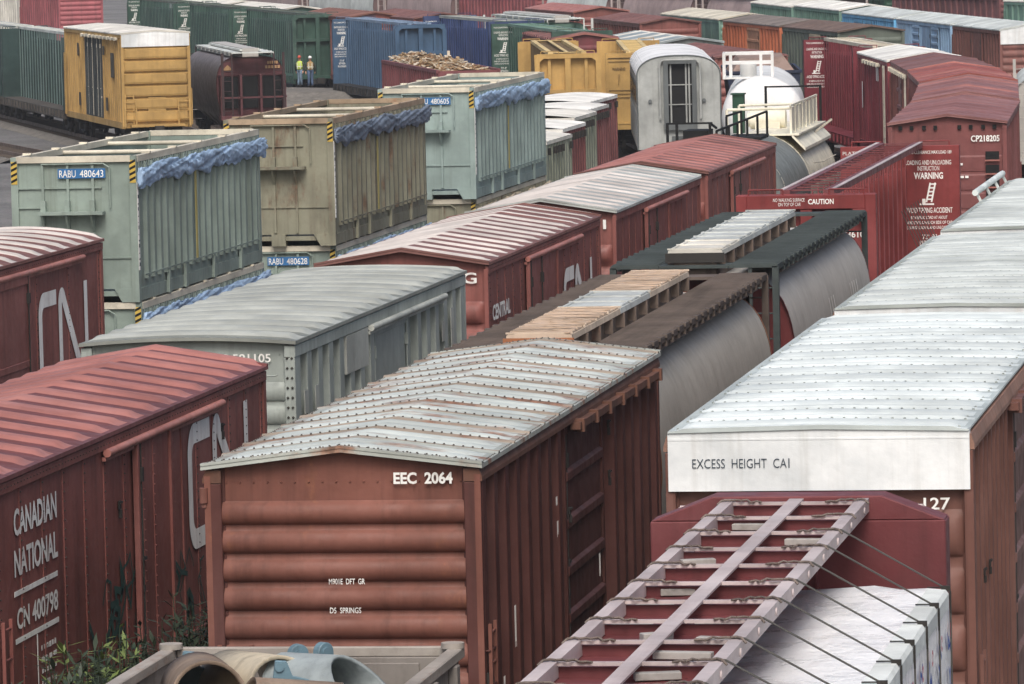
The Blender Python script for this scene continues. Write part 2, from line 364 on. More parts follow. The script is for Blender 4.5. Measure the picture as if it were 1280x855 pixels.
def boxcar(label, near, rz, L, W=3.14, he=4.4, rise=.2, arch=False, zb=1.05, body=None, roofm=None, endm=None,
           side='posts', pitch=.65, pd=.09, pw=.2, rib=None, rp=1.15, dy=.05, bolt=None, endst='dread', ep=.33, edep=.07, ezt=None,
           doors=(), det=2, name='boxcar', group=None, far_detail=False, band=None, chord=.2, top_mat=None, ladders=True, rivet_mat=None, off=0.0, rov=.03, chordm=None, skirt=.05):
    t = thing(name, label, 'boxcar', centre(near[0], near[1], L, rz), rz, group)
    xw = W/2-pd; mb = MB(); h0 = zb; h1 = he-.02
    for sx in (1, -1):
        ops = [d for d in doors if sx in d.get('sides', (1, -1)) and d.get('open')]
        segs = []; a = -L/2+.08
        for d in sorted(ops, key=lambda d: d['a']):
            segs.append((a, d['a']-L/2)); a = d['b']-L/2
        segs.append((a, L/2-.08))
        for y0, y1 in segs: mb.box(sx*(xw-.05), sx*xw, y0, y1, h0, h1)
        for d in ops: mb.box(sx*(xw-.05), sx*xw, d['a']-L/2, d['b']-L/2, h1-.3, h1)
        if chordm:
            cm = MB(); cm.prism_y([(sx*(xw-.02), he-chord), (sx*(W/2+.02), he-chord), (sx*(W/2+.02), he-chord+.05), (sx*(W/2-.015), he-.055), (sx*(xw-.02), he-.055)][::sx], -L/2+.004, L/2-.004); cm.build('top_chord', chordm, t)
        else: mb.box(sx*(xw-.02), sx*(W/2+.012), -L/2+.004, L/2-.004, he-chord, he-.07)
        mb.box(sx*(xw-.02), sx*(W/2+.0), -L/2+.06, L/2-.06, zb-.12, zb+.16)
        mb.box(sx*(xw-.02), sx*(W/2+.004), -L/2+.002, -L/2+.1, zb, he-chord-.01); mb.box(sx*(xw-.02), sx*(W/2+.004), L/2-.1, L/2-.002, zb, he-chord-.01)
        def blocked(y):
            return any(sx in d.get('sides', (1, -1)) and d['a']-L/2-.12 < y < d['b']-L/2+.12 for d in doors)
        for y in frange(-L/2+.3, L/2-.3, pitch):
            if blocked(y): continue
            if side == 'posts':
                x0, x1 = sx*(xw-.01), sx*(W/2-.004); w0, w1 = pw/2, pw*.36
                mb.add([(x0, y-w0, h0+.15), (x1, y-w1, h0+.15), (x1, y+w1, h0+.15), (x0, y+w0, h0+.15), (x0, y-w0, he-chord), (x1, y-w1, he-chord), (x1, y+w1, he-chord), (x0, y+w0, he-chord)],
                       [(0, 1, 5, 4), (1, 2, 6, 5), (2, 3, 7, 6), (3, 0, 4, 7)])
            elif side == 'flatposts':
                mb.box(sx*(xw-.01), sx*(W/2-.004), y-pw/2, y+pw/2, h0+.15, he-chord)
            else:
                mb.box(sx*(xw-.01), sx*(xw+.012), y-.045, y+.045, h0+.15, he-chord)
                if det > 1 and sx > 0:
                    for z in frange(h0+.25, he-chord-.06, .115):
                        mb.riv((sx*(xw+.012), y, z), (sx, 0, 0), .017, 1)
        if det > 1 and sx > 0 and side == 'panels':
            for y in frange(-L/2+.2, L/2-.2, .16): mb.riv((W/2+.012, y, he-.13), (1, 0, 0), .014, 1)
    mb.box(-xw+.05, xw-.05, -L/2+.1, L/2-.1, zb-.1, zb+.02)
    mb.build('body', [body, rivet_mat or body], t, bevel=.008 if det > 1 else 0)
    rib = rib or [(0, .1, .035, 2, 0), (rp/2, rp*.5, .045, .93, 0)]
    roof_mesh(t, L, W, he, rise, arch, rp, rib, dy, roofm if isinstance(roofm, list) else [roofm, rivet_dark], nu=1 if det > 0 else .5, bolt=bolt, off=off, ov=rov, thick=skirt)
    em = endm or body
    for s in (-1, 1):
        end_panel(t, L, W, zb, he, rise, arch, [em, top_mat or em], endst, ep, edep, ezt, det=det if s < 0 else min(det, 1), s=s, bandz=band, topmat=1 if band else 0)
    for d in doors:
        for sx in d.get('sides', (1, -1)):
            dm = MB(); y0, y1 = d['a']-L/2, d['b']-L/2; dz0, dz1 = zb+.17, he-chord-.06-d.get('drop', 0); X = xw+d.get('out', .02)
            sh = d.get('shift', 0); y0 += sh; y1 += sh
            if sh: X = W/2+.03
            st = d.get('style', 'ribbed')
            dm.box(sx*X, sx*(X+.04), y0, y1, dz0, dz1)
            for a in (y0, y1): dm.box(sx*X, sx*(X+.075), a-.05, a+.05, dz0, dz1)
            if st == 'ribbed':
                for z in frange(dz0+.03, dz1-.03, d.get('rp', .55)): dm.prism_y([(sx*(X+.03), z-.09), (sx*(X+.09), z-.05), (sx*(X+.09), z+.05), (sx*(X+.03), z+.09)], y0+.06, y1-.06)
            elif st == 'vertical':
                for y in frange(y0+.1, y1-.1, .3): dm.box(sx*(X+.03), sx*(X+.075), y-.04, y+.04, dz0, dz1)
            elif st == 'panel':
                dm.box(sx*(X+.03), sx*(X+.07), y0, y1, dz0, dz0+.16); dm.box(sx*(X+.03), sx*(X+.07), y0, y1, dz1-.16, dz1); dm.box(sx*(X+.03), sx*(X+.06), y0, y1, (dz0+dz1)/2-.06, (dz0+dz1)/2+.06)
            else:
                for a in (y0+.35, (y0+y1)/2):
                    dm.box(sx*(X+.03), sx*(X+.05), a-.04, a+.04, dz0, dz1)
                    if det > 1:
                        for z in frange(dz0+.1, dz1-.1, .13): dm.riv((sx*(X+.05), a, z), (sx, 0, 0), .015)
            do = dm.build('door', d.get('mat', body), t, bevel=.006 if det > 1 else 0)
            if det > 0:
                for a in d.get('rods', (.12,)):
                    hm = MB()
                    hm.cyl((sx*(X+.07), y0+a, dz0+.05), (sx*(X+.07), y0+a, dz1-.02), .015, 6)
                    hm.box(sx*(X+.04), sx*(X+.085), y0+a-.035, y0+a+.035, dz0+.9, dz0+.98); hm.box(sx*(X+.05), sx*(X+.09), y0+a-.03, y0+a+.15, dz0+1.3, dz0+1.34)
                    hm.box(sx*(X+.04), sx*(X+.1), y0+a-.035, y0+a+.05, dz1-.5, dz1-.32)
                    hm.build('handle', d.get('rodmat', dark_iron), do)
            tk = d.get('track')
            if tk and sx in d.get('tracksides', (1, -1)):
                km = MB(); ty0, ty1 = tk[0]-L/2, tk[1]-L/2; tz = he-chord-.03-d.get('drop', 0)+d.get('tup', 0)
                if d.get('round'):
                    km.cyl((sx*(W/2+.05), ty0, tz), (sx*(W/2+.05), ty1, tz), .052, 10); km.box(sx*(W/2-.02), sx*(W/2+.03), ty0, ty1, tz-.1, tz-.05)
                else:
                    km.box(sx*(W/2-.02), sx*(W/2+.11), ty0, ty1, tz-.06, tz+.03)
                    for y in frange(ty0+.2, ty1-.2, 1.2): km.box(sx*(W/2-.01), sx*(W/2+.14), y-.06, y+.06, tz-.1, tz+.06)
                km.build('door_track', d.get('trackmat', body), t)
    if ladders and det > 0:
        ladder(t, W/2+.05, -L/2+.14, -L/2+.5, zb+.1, zb+1.5, em); ladder(t, -W/2-.05, L/2-.5, L/2-.14, zb+.1, zb+2.8, em)
        ladder(t, -L/2-.05, -W/2+.14, -W/2+.5, zb+.1, zb+1.3, em, 'end')
    gear(t, L, zb)
    t['_'] = 0; del t['_']
    return t

# ---------------------------------------------------------------- colours of the place
steel_grey = paint('galvanised_steel', '#c2cac4', .45, rust=.72, rustcol='#8a5a3c', dirt=.3, dirtcol='#6d6a62', axis='x', chalk=.2)
rust_seam = paint('rusted_seam', '#9a8c7c', .75, rust=.75, rustcol='#7c4a30', dirt=.4, axis='x')
boxcar_red = paint('boxcar_red', '#7c4a3c', .6, rust=.5, rustcol='#8a5532', dirt=.34, dirtcol='#3b211a', chalk=.12)
boxcar_red_side = paint('boxcar_red_side', '#59302a', .6, rust=.3, rustcol='#744428', dirt=.35, dirtcol='#33201b', chalk=.08)
maroon = paint('oxide_maroon', '#864c44', .55, rust=.14, rustcol='#5f3626', dirt=.34, dirtcol='#33211e', chalk=.16)
maroon_roof = paint('oxide_roof', '#a9695e', .5, rust=.2, rustcol='#7a4333', dirt=.25, dirtcol='#5a3934', axis='x', chalk=.3)
maroon_roof_worn = paint('oxide_roof_worn', '#7d5048', .6, rust=.55, rustcol='#6d4a3a', dirt=.4, dirtcol='#4d3a34', axis='x', chalk=.2)
bare_rib = paint('bare_metal_rib', '#cfc6bd', .5, rust=.35, rustcol='#8d6a55', dirt=.25, dirtcol='#7a6a60', axis='x')
ic_grey = paint('grey_green_paint', '#9aa39d', .55, rust=.06, dirt=.3, dirtcol='#56584f', chalk=.2)
ic_roof = paint('grey_roof', '#a6aaa2', .5, rust=.05, dirt=.3, dirtcol='#70716a', axis='x', chalk=.15)
white_end = paint('white_paint', '#dfe6e8', .45, rust=.16, rustcol='#b39a80', dirt=.25, dirtcol='#a39f94')
shade_white = paint('grimy_white_valley', '#b0bab8', .5, rust=.2, rustcol='#9c8266', dirt=.25, dirtcol='#98a09c', axis='x')  # white roof valleys toned darker: rib shading painted into the colour
shade_green = paint('grimy_green_valley', '#9ea6a1', .55, rust=.12, rustcol='#8a7a68', dirt=.4, dirtcol='#66706a', axis='x')  # painted shade for the hollows of the pale green roofs
shade_grime_steel = paint('grimy_steel_valley', '#a5aba3', .5, rust=.85, rustcol='#8a5a3c', dirt=.35, dirtcol='#6d6d62', axis='x')  # valley tone carries painted rib shade along with real rust and dirt
shade_red = paint('grimy_red_valley', '#6e3c3b', .55, rust=.2, rustcol='#6a3a30', dirt=.3, dirtcol='#4d302d', axis='x')  # darker red stands for the shade between the red roof's ribs
shade_grey = paint('grimy_grey_valley', '#7d817a', .55, dirt=.3, dirtcol='#60625c', axis='x')  # shade of the grey roof's hollows, given by a darker base colour
white_roof = paint('white_roof', '#d3dcda', .45, rust=.12, rustcol='#9c8266', dirt=.16, dirtcol='#9aa39f', axis='x')
green_roof = paint('weathered_green_white_roof', '#c6cdc9', .5, rust=.1, rustcol='#8a7a68', dirt=.4, dirtcol='#6f7a72', axis='x')
tan_red = paint('faded_brown_red', '#70483d', .55, rust=.25, rustcol='#76492f', dirt=.22, dirtcol='#3c261e', chalk=.15)
side_dark_red = paint('dark_brown_red', '#6e3c33', .6, rust=.2, dirt=.3, dirtcol='#33211c')
flat_red = paint('bulkhead_red', '#84302f', .5, rust=.08, dirt=.25, dirtcol='#3a1c1b', chalk=.1)
beam_red = paint('centrebeam_red', '#713437', .5, rust=.12, rustcol='#5c3226', dirt=.2, dirtcol='#3c2222', chalk=.18)
beam_pink = paint('worn_beam_top', '#bfb1b0', .5, rust=.25, rustcol='#8a5a50', dirt=.25, dirtcol='#6f4c4a', axis='y', chalk=.3)
hopper_grey = paint('hopper_grey', '#b5b2ac', .55, var=.1, rust=.08, rustcol='#7d6650', dirt=.14, dirtcol='#6d655c')
hopper_dirty = paint('hopper_dirty', '#aca79d', .55, var=.12, rust=.3, rustcol='#8d8062', dirt=.18, dirtcol='#655c50')
walk_brown = paint('running_board_brown', '#5f534b', .8, rust=.4, rustcol='#5d4232', dirt=.4, axis='y')
walk_green = paint('running_board_green', '#3f4847', .75, rust=.05, dirt=.3, dirtcol='#2c302f', axis='y')
hatch_tan = paint('hatch_tan', '#c6b49f', .65, rust=.35, rustcol='#98704f', dirt=.45, dirtcol='#86684c')
hatch_white = paint('hatch_white', '#bcc1be', .5, rust=.15, dirt=.45, dirtcol='#8d8f8a')
rust_orange = paint('rust_orange', '#a5663c', .7, rust=.4, rustcol='#80482a', dirt=.2)
dk_red = paint('dark_red_end', '#6f2a2a', .6, rust=.1, dirt=.3, dirtcol='#2e1818')
cont_green = paint('container_green', '#83938a', .6, rust=.13, rustcol='#7a5a3a', dirt=.3, dirtcol='#565a4b', chalk=.12)
cont_green2 = paint('container_pale_green', '#8a9e9a', .6, rust=.06, rustcol='#7a5a3a', dirt=.24, dirtcol='#5d665e', chalk=.12)
cont_old = paint('container_olive', '#84836f', .65, rust=.68, rustcol='#6a4a33', dirt=.4, dirtcol='#574838')
cont_in = paint('container_inside', '#87907f', .7, rust=.35, rustcol='#7b5238', dirt=.4)
rail_cream = paint('cream_rail', '#cfc8b4', .6, rust=.15, rustcol='#9a7450', dirt=.2, axis='y')
tarp_blue = paint('tarpaulin_blue', '#9ab8d8', .45, dirt=.3, dirtcol='#3d5688', var=.3, scale=2)
tarp_grey = paint('tarpaulin_grey_blue', '#6f7d90', .55, dirt=.4, dirtcol='#454d5a', var=.3, scale=2)
tarp_beige = paint('tarpaulin_beige', '#b5a68d', .7, dirt=.4, dirtcol='#6d604d', var=.3, scale=2)
yellow = paint('yellow_paint', '#b8924a', .55, rust=.1, rustcol='#8d6430', dirt=.2, dirtcol='#6b5026')
yellow_roof = paint('yellow_roof', '#d3b878', .55, rust=.1, dirt=.2, dirtcol='#8a7444', axis='x')
hazard_yellow = flat('hazard_yellow', '#c9a837')
plate_blue = flat('plate_blue', '#2f6ea6')
dark_green = paint('dark_green', '#26403e', .6, rust=.1, dirt=.35, dirtcol='#22302e', chalk=.22)
mid_green = paint('bottle_green', '#2f5145', .6, dirt=.3, dirtcol='#24332c', chalk=.2)
cb_blue = paint('slate_blue', '#3b5a78', .55, rust=.08, dirt=.3, dirtcol='#2d3d4d', chalk=.2)
navy = paint('navy', '#2f426e', .55, rust=.05, dirt=.3, dirtcol='#232c47', chalk=.2)
coach_grey = paint('coach_silver', '#a3a7a4', .45, rust=.12, rustcol='#7d7264', dirt=.4, dirtcol='#74746e', scale=1.6)
coach_white = paint('coach_white_roof', '#eef0ee', .5, dirt=.08, dirtcol='#aaa89f')
coach_dark = paint('coach_dark_trim', '#5f6566', .5, dirt=.3, dirtcol='#3b3d3d')
tank_white = paint('tank_white', '#eef0ec', .4, rust=.03, dirt=.14, dirtcol='#9d978a')
tank_cream = paint('tank_cream', '#e2ddc8', .5, rust=.06, rustcol='#a5814d', dirt=.22, dirtcol='#8f866e')
tank_grey = paint('tank_dark_grey', '#6f7471', .55, dirt=.3, dirtcol='#4a4d4a')
sign_green = paint('sign_green', '#1f4a36', .5, dirt=.2)
mauve = paint('faded_mauve', '#aa9390', .65, rust=.05, dirt=.2, dirtcol='#675657', chalk=.25)
mauve_roof = paint('faded_mauve_roof', '#b3a5a0', .65, dirt=.25, dirtcol='#85736f', axis='x')
pale_hopper = paint('pale_grey_hopper', '#c8cdc8', .55, dirt=.2, dirtcol='#90928a')
sea_green = paint('faded_sea_green', '#6d9484', .6, rust=.08, dirt=.25, dirtcol='#466155', chalk=.15)
orange = paint('faded_orange', '#c66a3c', .6, rust=.3, rustcol='#7a4428', dirt=.25, dirtcol='#5e3826', chalk=.12)
dk_olive = paint('dark_grey_green', '#5c665c', .6, rust=.12, dirt=.3, dirtcol='#3c443d', chalk=.1)
sky_blue = paint('bright_blue', '#5fb0de', .55, rust=.04, dirt=.2, dirtcol='#34617d', chalk=.1)
pale_blue = paint('pale_blue', '#8fb4d4', .55, rust=.04, dirt=.2, dirtcol='#506b82', chalk=.15)
crimson = paint('crimson_paint', '#7d2a35', .5, rust=.05, dirt=.3, dirtcol='#3d1a20', chalk=.1)
wood = paint('weathered_timber', '#a3a09b', .8, dirt=.35, dirtcol='#5d564d', axis='y')
wrap = paint('plastic_wrap', '#f7f9fa', .3, dirt=0, dirtcol='#a9adb5', bump=.45, scale=.6, var=.04)
edge_board = paint('edge_board', '#d6dcd9', .6, dirt=.2, dirtcol='#8a948c')
cable_mat = flat('cable_steel', '#55534f', .5)
stencil = flat('stencil_ink', '#3f4a55')
ink_blue = flat('print_blue', '#2d55a8'); ink_red = flat('print_red', '#c65a66')
dirty_white = paint('dirty_white', '#d9d6cb', .6, rust=.12, rustcol='#94805f', dirt=.25, dirtcol='#86806f', axis='x')
concrete = paint('pale_concrete', '#8d8a82', .9, dirt=.3)

# ---------------------------------------------------------------- ground and tracks
def ground():
    m = bpy.data.materials.new('gravel'); m.use_nodes = True; t = m.node_tree; N = t.nodes.new; L = t.links.new; b = t.nodes['Principled BSDF']
    tc = N('ShaderNodeTexCoord')
    def nz(s, d):
        n = N('ShaderNodeTexNoise'); n.inputs['Scale'].default_value = s; n.inputs['Detail'].default_value = d; L(tc.outputs['Object'], n.inputs['Vector']); return n.outputs['Fac']
    r = N('ShaderNodeValToRGB'); e = r.color_ramp.elements
    e[0].position = .3; e[0].color = (*lin('#4f4b46'), 1); e[1].position = .7; e[1].color = (*lin('#7d776e'), 1)
    L(nz(.12, 6), r.inputs[0])
    v = N('ShaderNodeTexVoronoi'); v.inputs['Scale'].default_value = 9; L(tc.outputs['Object'], v.inputs['Vector'])
    x = N('ShaderNodeMix'); x.data_type = 'RGBA'; x.blend_type = 'MULTIPLY'; x.inputs[0].default_value = .5
    L(r.outputs[0], x.inputs[6]); L(v.outputs['Color'], x.inputs[7])
    hs = N('ShaderNodeHueSaturation'); hs.inputs['Saturation'].default_value = .25; hs.inputs['Value'].default_value = 1.35; L(x.outputs[2], hs.inputs['Color'])
    L(hs.outputs[0], b.inputs['Base Color']); b.inputs['Roughness'].default_value = .95
    bp = N('ShaderNodeBump'); bp.inputs['Strength'].default_value = .7; bp.inputs['Distance'].default_value = .06; L(v.outputs['Distance'], bp.inputs['Height']); L(bp.outputs[0], b.inputs['Normal'])
    g = MB(); g.grid(lambda u, w: (u, w, -.36), frange(-400, 300, 50), frange(-20, 1100, 80))
    g.build('ground', m, kind='structure')
ground()
air()
rail_steel = paint('rail_steel', '#6a5a50', .5, rust=.5, dirt=.3)
tie_wood = paint('tie_wood', '#564b41', .9, dirt=.4)
ballast = paint('ballast', '#77726a', .95, dirt=.45, dirtcol='#403a34', bump=.3, scale=2.5)
def track(pts):
    tm = MB(); d = []
    P = [Vector((x, y, 0)) for x, y in pts]
    for sgn in (-1, 1):
        for a, b in zip(P, P[1:]):
            n = Vector((b-a)).normalized(); k = Vector((n.y, -n.x, 0))*(.755*sgn)
            tm.bar(a+k+Vector((0, 0, -.08)), b+k+Vector((0, 0, -.08)), .07, .16, 0)
    for a, b in zip(P, P[1:]):
        Ln = (b-a).length; n = (b-a)/Ln; k = Vector((n.y, -n.x, 0))
        i = .3
        while i < Ln:
            q = a+n*i; tm.bar(q-k*1.25+Vector((0, 0, -.24)), q+k*1.25+Vector((0, 0, -.24)), .23, .17, 1); i += .62
        vs = [a-k*2.0+Vector((0, 0, -.355)), a+k*2.0+Vector((0, 0, -.355)), b+k*2.0+Vector((0, 0, -.355)), b-k*2.0+Vector((0, 0, -.355)),
              a-k*1.45+Vector((0, 0, -.19)), a+k*1.45+Vector((0, 0, -.19)), b+k*1.45+Vector((0, 0, -.19)), b-k*1.45+Vector((0, 0, -.19))]
        tm.add(vs, [(4, 5, 6, 7), (0, 4, 7, 3), (5, 1, 2, 6)], 2)
    tm.build('railway_track', [rail_steel, tie_wood, ballast], kind='structure')
def along(x, y, rz, L):
    a = math.radians(rz); return (x-math.sin(a)*L, y+math.cos(a)*L)
track([(-6.3, 25), (-6.3, 116), (-7.0, 150), (-9.4, 185), (-13.0, 205), (-14.2, 221), (-18, 252)])
track([(-12.3, 40), (-12.35, 140), (-12.5, 155), (-13.28, 171), (-14.46, 187.8), (-15.97, 200.5), (-17.7, 212.2), (-20.2, 224.6), (-24, 239.6), (-34, 272)])
track([(-17.75, 50), (-17.95, 150), (-18.2, 169), (-20.0, 190), (-22.4, 207), (-25.2, 222), (-28.0, 240), (-33.4, 263), (-37.6, 279), (-52, 330)])
track([(-26.0, 70), (-26.0, 106)])
track([(-28.6, 215), (-31, 240), (-35.6, 262), (-41, 285), (-54, 330)])
track([(-33.1, 224), (-37, 247), (-42.4, 265), (-48, 282), (-60, 315)])
track([(-38.4, 266), (-44.4, 288), (-51, 306), (-60, 330)]); track([(-43.4, 264), (-49.2, 285), (-56, 306), (-70, 345)])
track([along(-51.8, 256.7, 17.5, -12), along(-51.8, 256.7, 17.5, 70)]); track([along(-55.55, 253.5, 21, -14), along(-55.55, 253.5, 21, 90)])
track([along(-60.6, 318.6, 20, -45), along(-60.6, 318.6, 20, 100)])
track([(-60, 250), (-68, 268), (-95, 330)])

def build_split(m, t, mat=None, name='lettering'):      # one object per line of lettering or emblem
    cuts = sorted(set([0]+m.cuts+[len(m.f)]))
    for a, b in zip(cuts, cuts[1:]):
        q = MB(); used = {}
        for f in m.f[a:b]: q.f.append([used.setdefault(i, len(used)) for i in f])
        q.v = [m.v[i] for i in used]; q.m = [0]*(b-a); q.s = [False]*(b-a)
        q.build('emblem' if (a, 'e') in m.__dict__.get('kinds', ()) else name, mat or white_letter, t)
# ---------------------------------------------------------------- covered hopper
def hopper(label, near, rz, L, body, endm, walk, hatches, zt=4.42, r=1.6, det=2, group=None, letters=None, slats=True, endpost=None, name='covered_hopper', walk_x=(.6, 1.42), boardless=False, dark_end=False):
    t = thing(name, label, 'covered hopper', centre(near[0], near[1], L, rz), rz, group)
    e = 1.25
    def sec(y, k=1.0):
        pts = []
        for a in range(0, 181, 9):
            th = math.radians(a-90+90); th = math.radians(a)
            x = r*math.copysign(abs(math.cos(th))**.42, math.cos(th)); z = 2.55+(zt-.22-2.55)*abs(math.sin(th))**.9
            pts.append((x*k, y, z))
        low = [(-r*.985, y, 2.2), (-r*.93, y, 1.7), (-r*.86, y, 1.2), (r*.86, y, 1.2), (r*.93, y, 1.7), (r*.985, y, 2.2)]
        return pts+low
    ys = frange(-L/2+e, L/2-e, .9 if det > 1 else 1.5)
    b = MB(); rings = []
    for i, y in enumerate(ys):
        rings.append(sec(y))
    b.loft(rings, 0, True, False)
    if det > 0:
        for y in ys[1:-1]:       # rolled sheet joints
            b.loft([sec(y-.03, 1.0015), sec(y+.03, 1.0015)], 0, True, False)
    b.box(-.45, .45, -L/2+e, L/2-e, .55, 1.2)
    for y in frange(-L/2+e+1.6, L/2-e-1.6, 3.2): b.loft([[(-1.2, y-1.2, 1.25), (1.2, y-1.2, 1.25), (1.2, y+1.2, 1.25), (-1.2, y+1.2, 1.25)], [(-.4, y-.35, .4), (.4, y-.35, .4), (.4, y+.35, .4), (-.4, y+.35, .4)]], 0, False)
    b.build('body', body, t)
    for s in (-1, 1):
        m = MB(); yy = s*(L/2-e)
        vs = [(x, yy, z) for x, _, z in sec(0, .997)]
        m.add(vs, [tuple(range(len(vs)))] if s > 0 else [tuple(range(len(vs)))[::-1]])
        m.loft([[(x, yy+s*.0, z) for x, _, z in sec(0, 1.006)], [(x, yy+s*.08, z) for x, _, z in sec(0, 1.006)]], 0, False, False)
        if dark_end:
            m.box(-1.5, 1.5, yy+s*.02, yy+s*.10, 3.05, 3.15)
            for x in (-1.42, -.55, .35, 1.42): m.box(x-.05, x+.05, yy+s*.02, yy+s*1.0, 1.2, 3.1)
            m.box(-1.5, 1.5, yy+s*.9, yy+s*1.0, 2.05, 2.13)
        else:
            for x in (-.75, .75): m.box(x-.06, x+.06, yy+s*.02, yy+s*.2, 1.2, zt-.35)
        m.box(-1.5, 1.5, yy, s*L/2, 1.1, 1.28)
        eo = m.build('end_panel', endm, t)
        if dark_end:
            d = MB(); d.add([(-1.36, yy+s*.085, 1.6), (1.36, yy+s*.085, 1.6), (1.36, yy+s*.085, 3.0), (-1.36, yy+s*.085, 3.0)], [(0, 1, 2, 3)] if s < 0 else [(3, 2, 1, 0)]); d.build('slope_sheet', black, eo)  # flat black sheet painted in for the shade of the end opening
        for k in (-1, 1):
            p = MB()
            p.box(k*1.325, k*1.435, s*(L/2-.32), s*(L/2-.2), 1.2, zt-.03)
            for z in frange(1.5, zt-.4, .42): p.cyl((k*1.38, s*(L/2-.26), z), (k*.95, s*(L/2-.26), z), .015, 5)
            p.box(k*.98, k*.92, s*(L/2-.3), s*(L/2-.22), 1.2, zt-.03)
            p.build('end_ladder', endpost or walk, t)
    if not boardless:
        w = MB(); x0, x1 = walk_x
        for s in (-1, 1):
            w.box(s*x0, s*x1, -L/2+.2, L/2-.2, zt-.05, zt)
            w.box(-x0+.01, x0-.01, s*(L/2-.2), s*(L/2-.85), zt-.052, zt-.002)
            if slats:
                y = -L/2+.24
                while y < L/2-.2:
                    w.box(s*(x0+.02), s*(x1-.02), y, y+.05, zt, zt+.018); y += .13 if det > 1 else .3
            w.box(s*(x1-.02), s*(x1+.0), -L/2+.19, L/2-.19, zt-.09, zt-.045)
        w.build('running_board', walk, t)
        bm_ = None
        for s in (-1, 1):
            for y in frange(-L/2+e, L/2-e, .72 if det > 1 else 1.8):
                if bm_ is None:
                    k = MB(); k.box(-.05, .02, -.05, .05, -.15, -.05); k.box(-.05, .03, -.1, .08, -.035, .02)
                    b0 = k.build('roof_bracket', walk, t); bm_ = b0.data
                else:
                    b0 = bpy.data.objects.new('roof_bracket', bm_); C.objects.link(b0); b0.parent = t
                b0.location = (s*x1, y, zt); b0.scale = (1, random.uniform(.8, 1.2), 1)
                if s < 0: b0.rotation_euler = (0, 0, math.pi)
        sk = MB()
        for s in (-1, 1): sk.box(s*(x1-.08), s*(x1-.05), -L/2+e, L/2-e, zt-.2, zt-.051)
        sk.build('roof_edge', paint('roof_edge_brown', '#7d6f64', .7, rust=.3, dirt=.4) if det > 1 else walk, t)
    c = MB(); h0 = hatches[0][0]-L/2; h1 = hatches[-1][1]-L/2
    c.box(-.36, .36, h0, h1, zt-.25, zt+.15)
    if det > 1:
        for y in frange(h0+.2, h1-.2, 1.35):
            for s in (-1, 1): c.box(s*.36, s*.49, y-.04, y+.04, zt-.06, zt+.15)
    c.build('hatch_coaming', paint('coaming_brown', '#75655a', .7, rust=.4, dirt=.45) if det > 1 else hopper_grey, t)
    lo_ = 0 if det > 1 else -.13
    for i, (a, bb, hm, *_) in enumerate(hatches):
        q = MB(); y0, y1 = a-L/2, bb-L/2
        q.prism_y([(-.47, zt+lo_+.16), (.47, zt+lo_+.16), (.46, zt+lo_+.24), (.25, zt+lo_+.26), (-.25, zt+lo_+.26), (-.46, zt+lo_+.24)], y0+.03, y1-.03)
        if det > 1:
            n = max(1, int((y1-y0)/1.1))
            for j in range(n+1):
                y = y0+.06+(y1-y0-.12)*j/n; q.bar((-.475, y, zt+lo_+.265), (.475, y, zt+lo_+.265), .035, .025)
            for s in (-1, 1): q.cyl((s*.42, y0+.05, zt+lo_+.255), (s*.42, y1-.05, zt+lo_+.255), .02, 6)
        ho = q.build('hatch_cover', hm, t)
        if i == 0 and det > 1:
            eb = MB(); eb.box(-.5, .5, y0-.06, y0+.01, zt+.04, zt+.2); eb.build('hatch_end_board', endm if endm is rust_orange else dark_iron, t)
        if hm is hatch_tan:
            z = MB(); y = y0+.1
            while y < y1-.4:
                for w_ in range(2):
                    a0 = y+random.uniform(0, .2); d = random.uniform(-.5, .5); z.bar((-.44, a0, zt+.27), (.44, min(y1-.05, max(y0+.05, a0+d)), zt+.27), .06, .02)
                y += .2
            z.build('batten', paint('batten_tan', '#c3aa92', .7, rust=.3, rustcol='#8b5a36', dirt=.2), ho)
    if letters:
        l = MB(); letters(l, L); l.build('lettering', white_letter, t)
    gear(t, L, 1.1)
    return t

# ---------------------------------------------------------------- centre-beam flat car
def warning_panel(mb, Y, x0, x1, ztop, k=1.0, full=True):
    xc = (x0+x1)/2; w = (x1-x0)
    def T(s, fr, z1, h, b=.012): letter(mb, s, 'end', Y, xc-w*fr/2, xc+w*fr/2, z1-h, z1, b)
    T('THIS IS CLEARANCE MAX LOAD 189', .9, ztop-.1, .08*k)
    T('LOADING AND UNLOADING', .88, ztop-.33, .11*k); T('INSTRUCTION', .42, ztop-.47, .11*k)
    T('WARNING', .56, ztop-.62, .16*k, .03)
    mb.cut(); mb.bar((xc-.06, Y-.002, ztop-1.33), (xc+.04, Y-.002, ztop-.87), .003, .04, 0); mb.bar((xc+.06, Y-.002, ztop-1.33), (xc+.16, Y-.002, ztop-.87), .003, .04, 0)
    for i in range(5):
        mb.box(xc-.05+.025*i, xc+.08+.025*i, Y-.004, Y+.0, ztop-1.28+.09*i, ztop-1.245+.09*i)
    mb.box(xc-.22, xc+.12, Y-.004, Y, ztop-1.4, ztop-1.36); mb.box(xc-.16, xc-.08, Y-.004, Y, ztop-1.36, ztop-1.25)
    T('AVOID TIPPING ACCIDENT', .9, ztop-1.46, .13*k)
    T('BY KEEPING LOAD AT ABOUT', .7, ztop-1.66, .075*k); T('SAME LEVEL ON EACH SIDE OF CAR', .9, ztop-1.78, .075*k); T('DURING LOADING AND UNLOADING', .86, ztop-1.9, .075*k)
    if full:
        T("73'-8\"", .28, ztop-2.1, .12*k); T('BETWEEN', .38, ztop-2.25, .12*k); T('BULKHEADS', .5, ztop-2.4, .12*k)
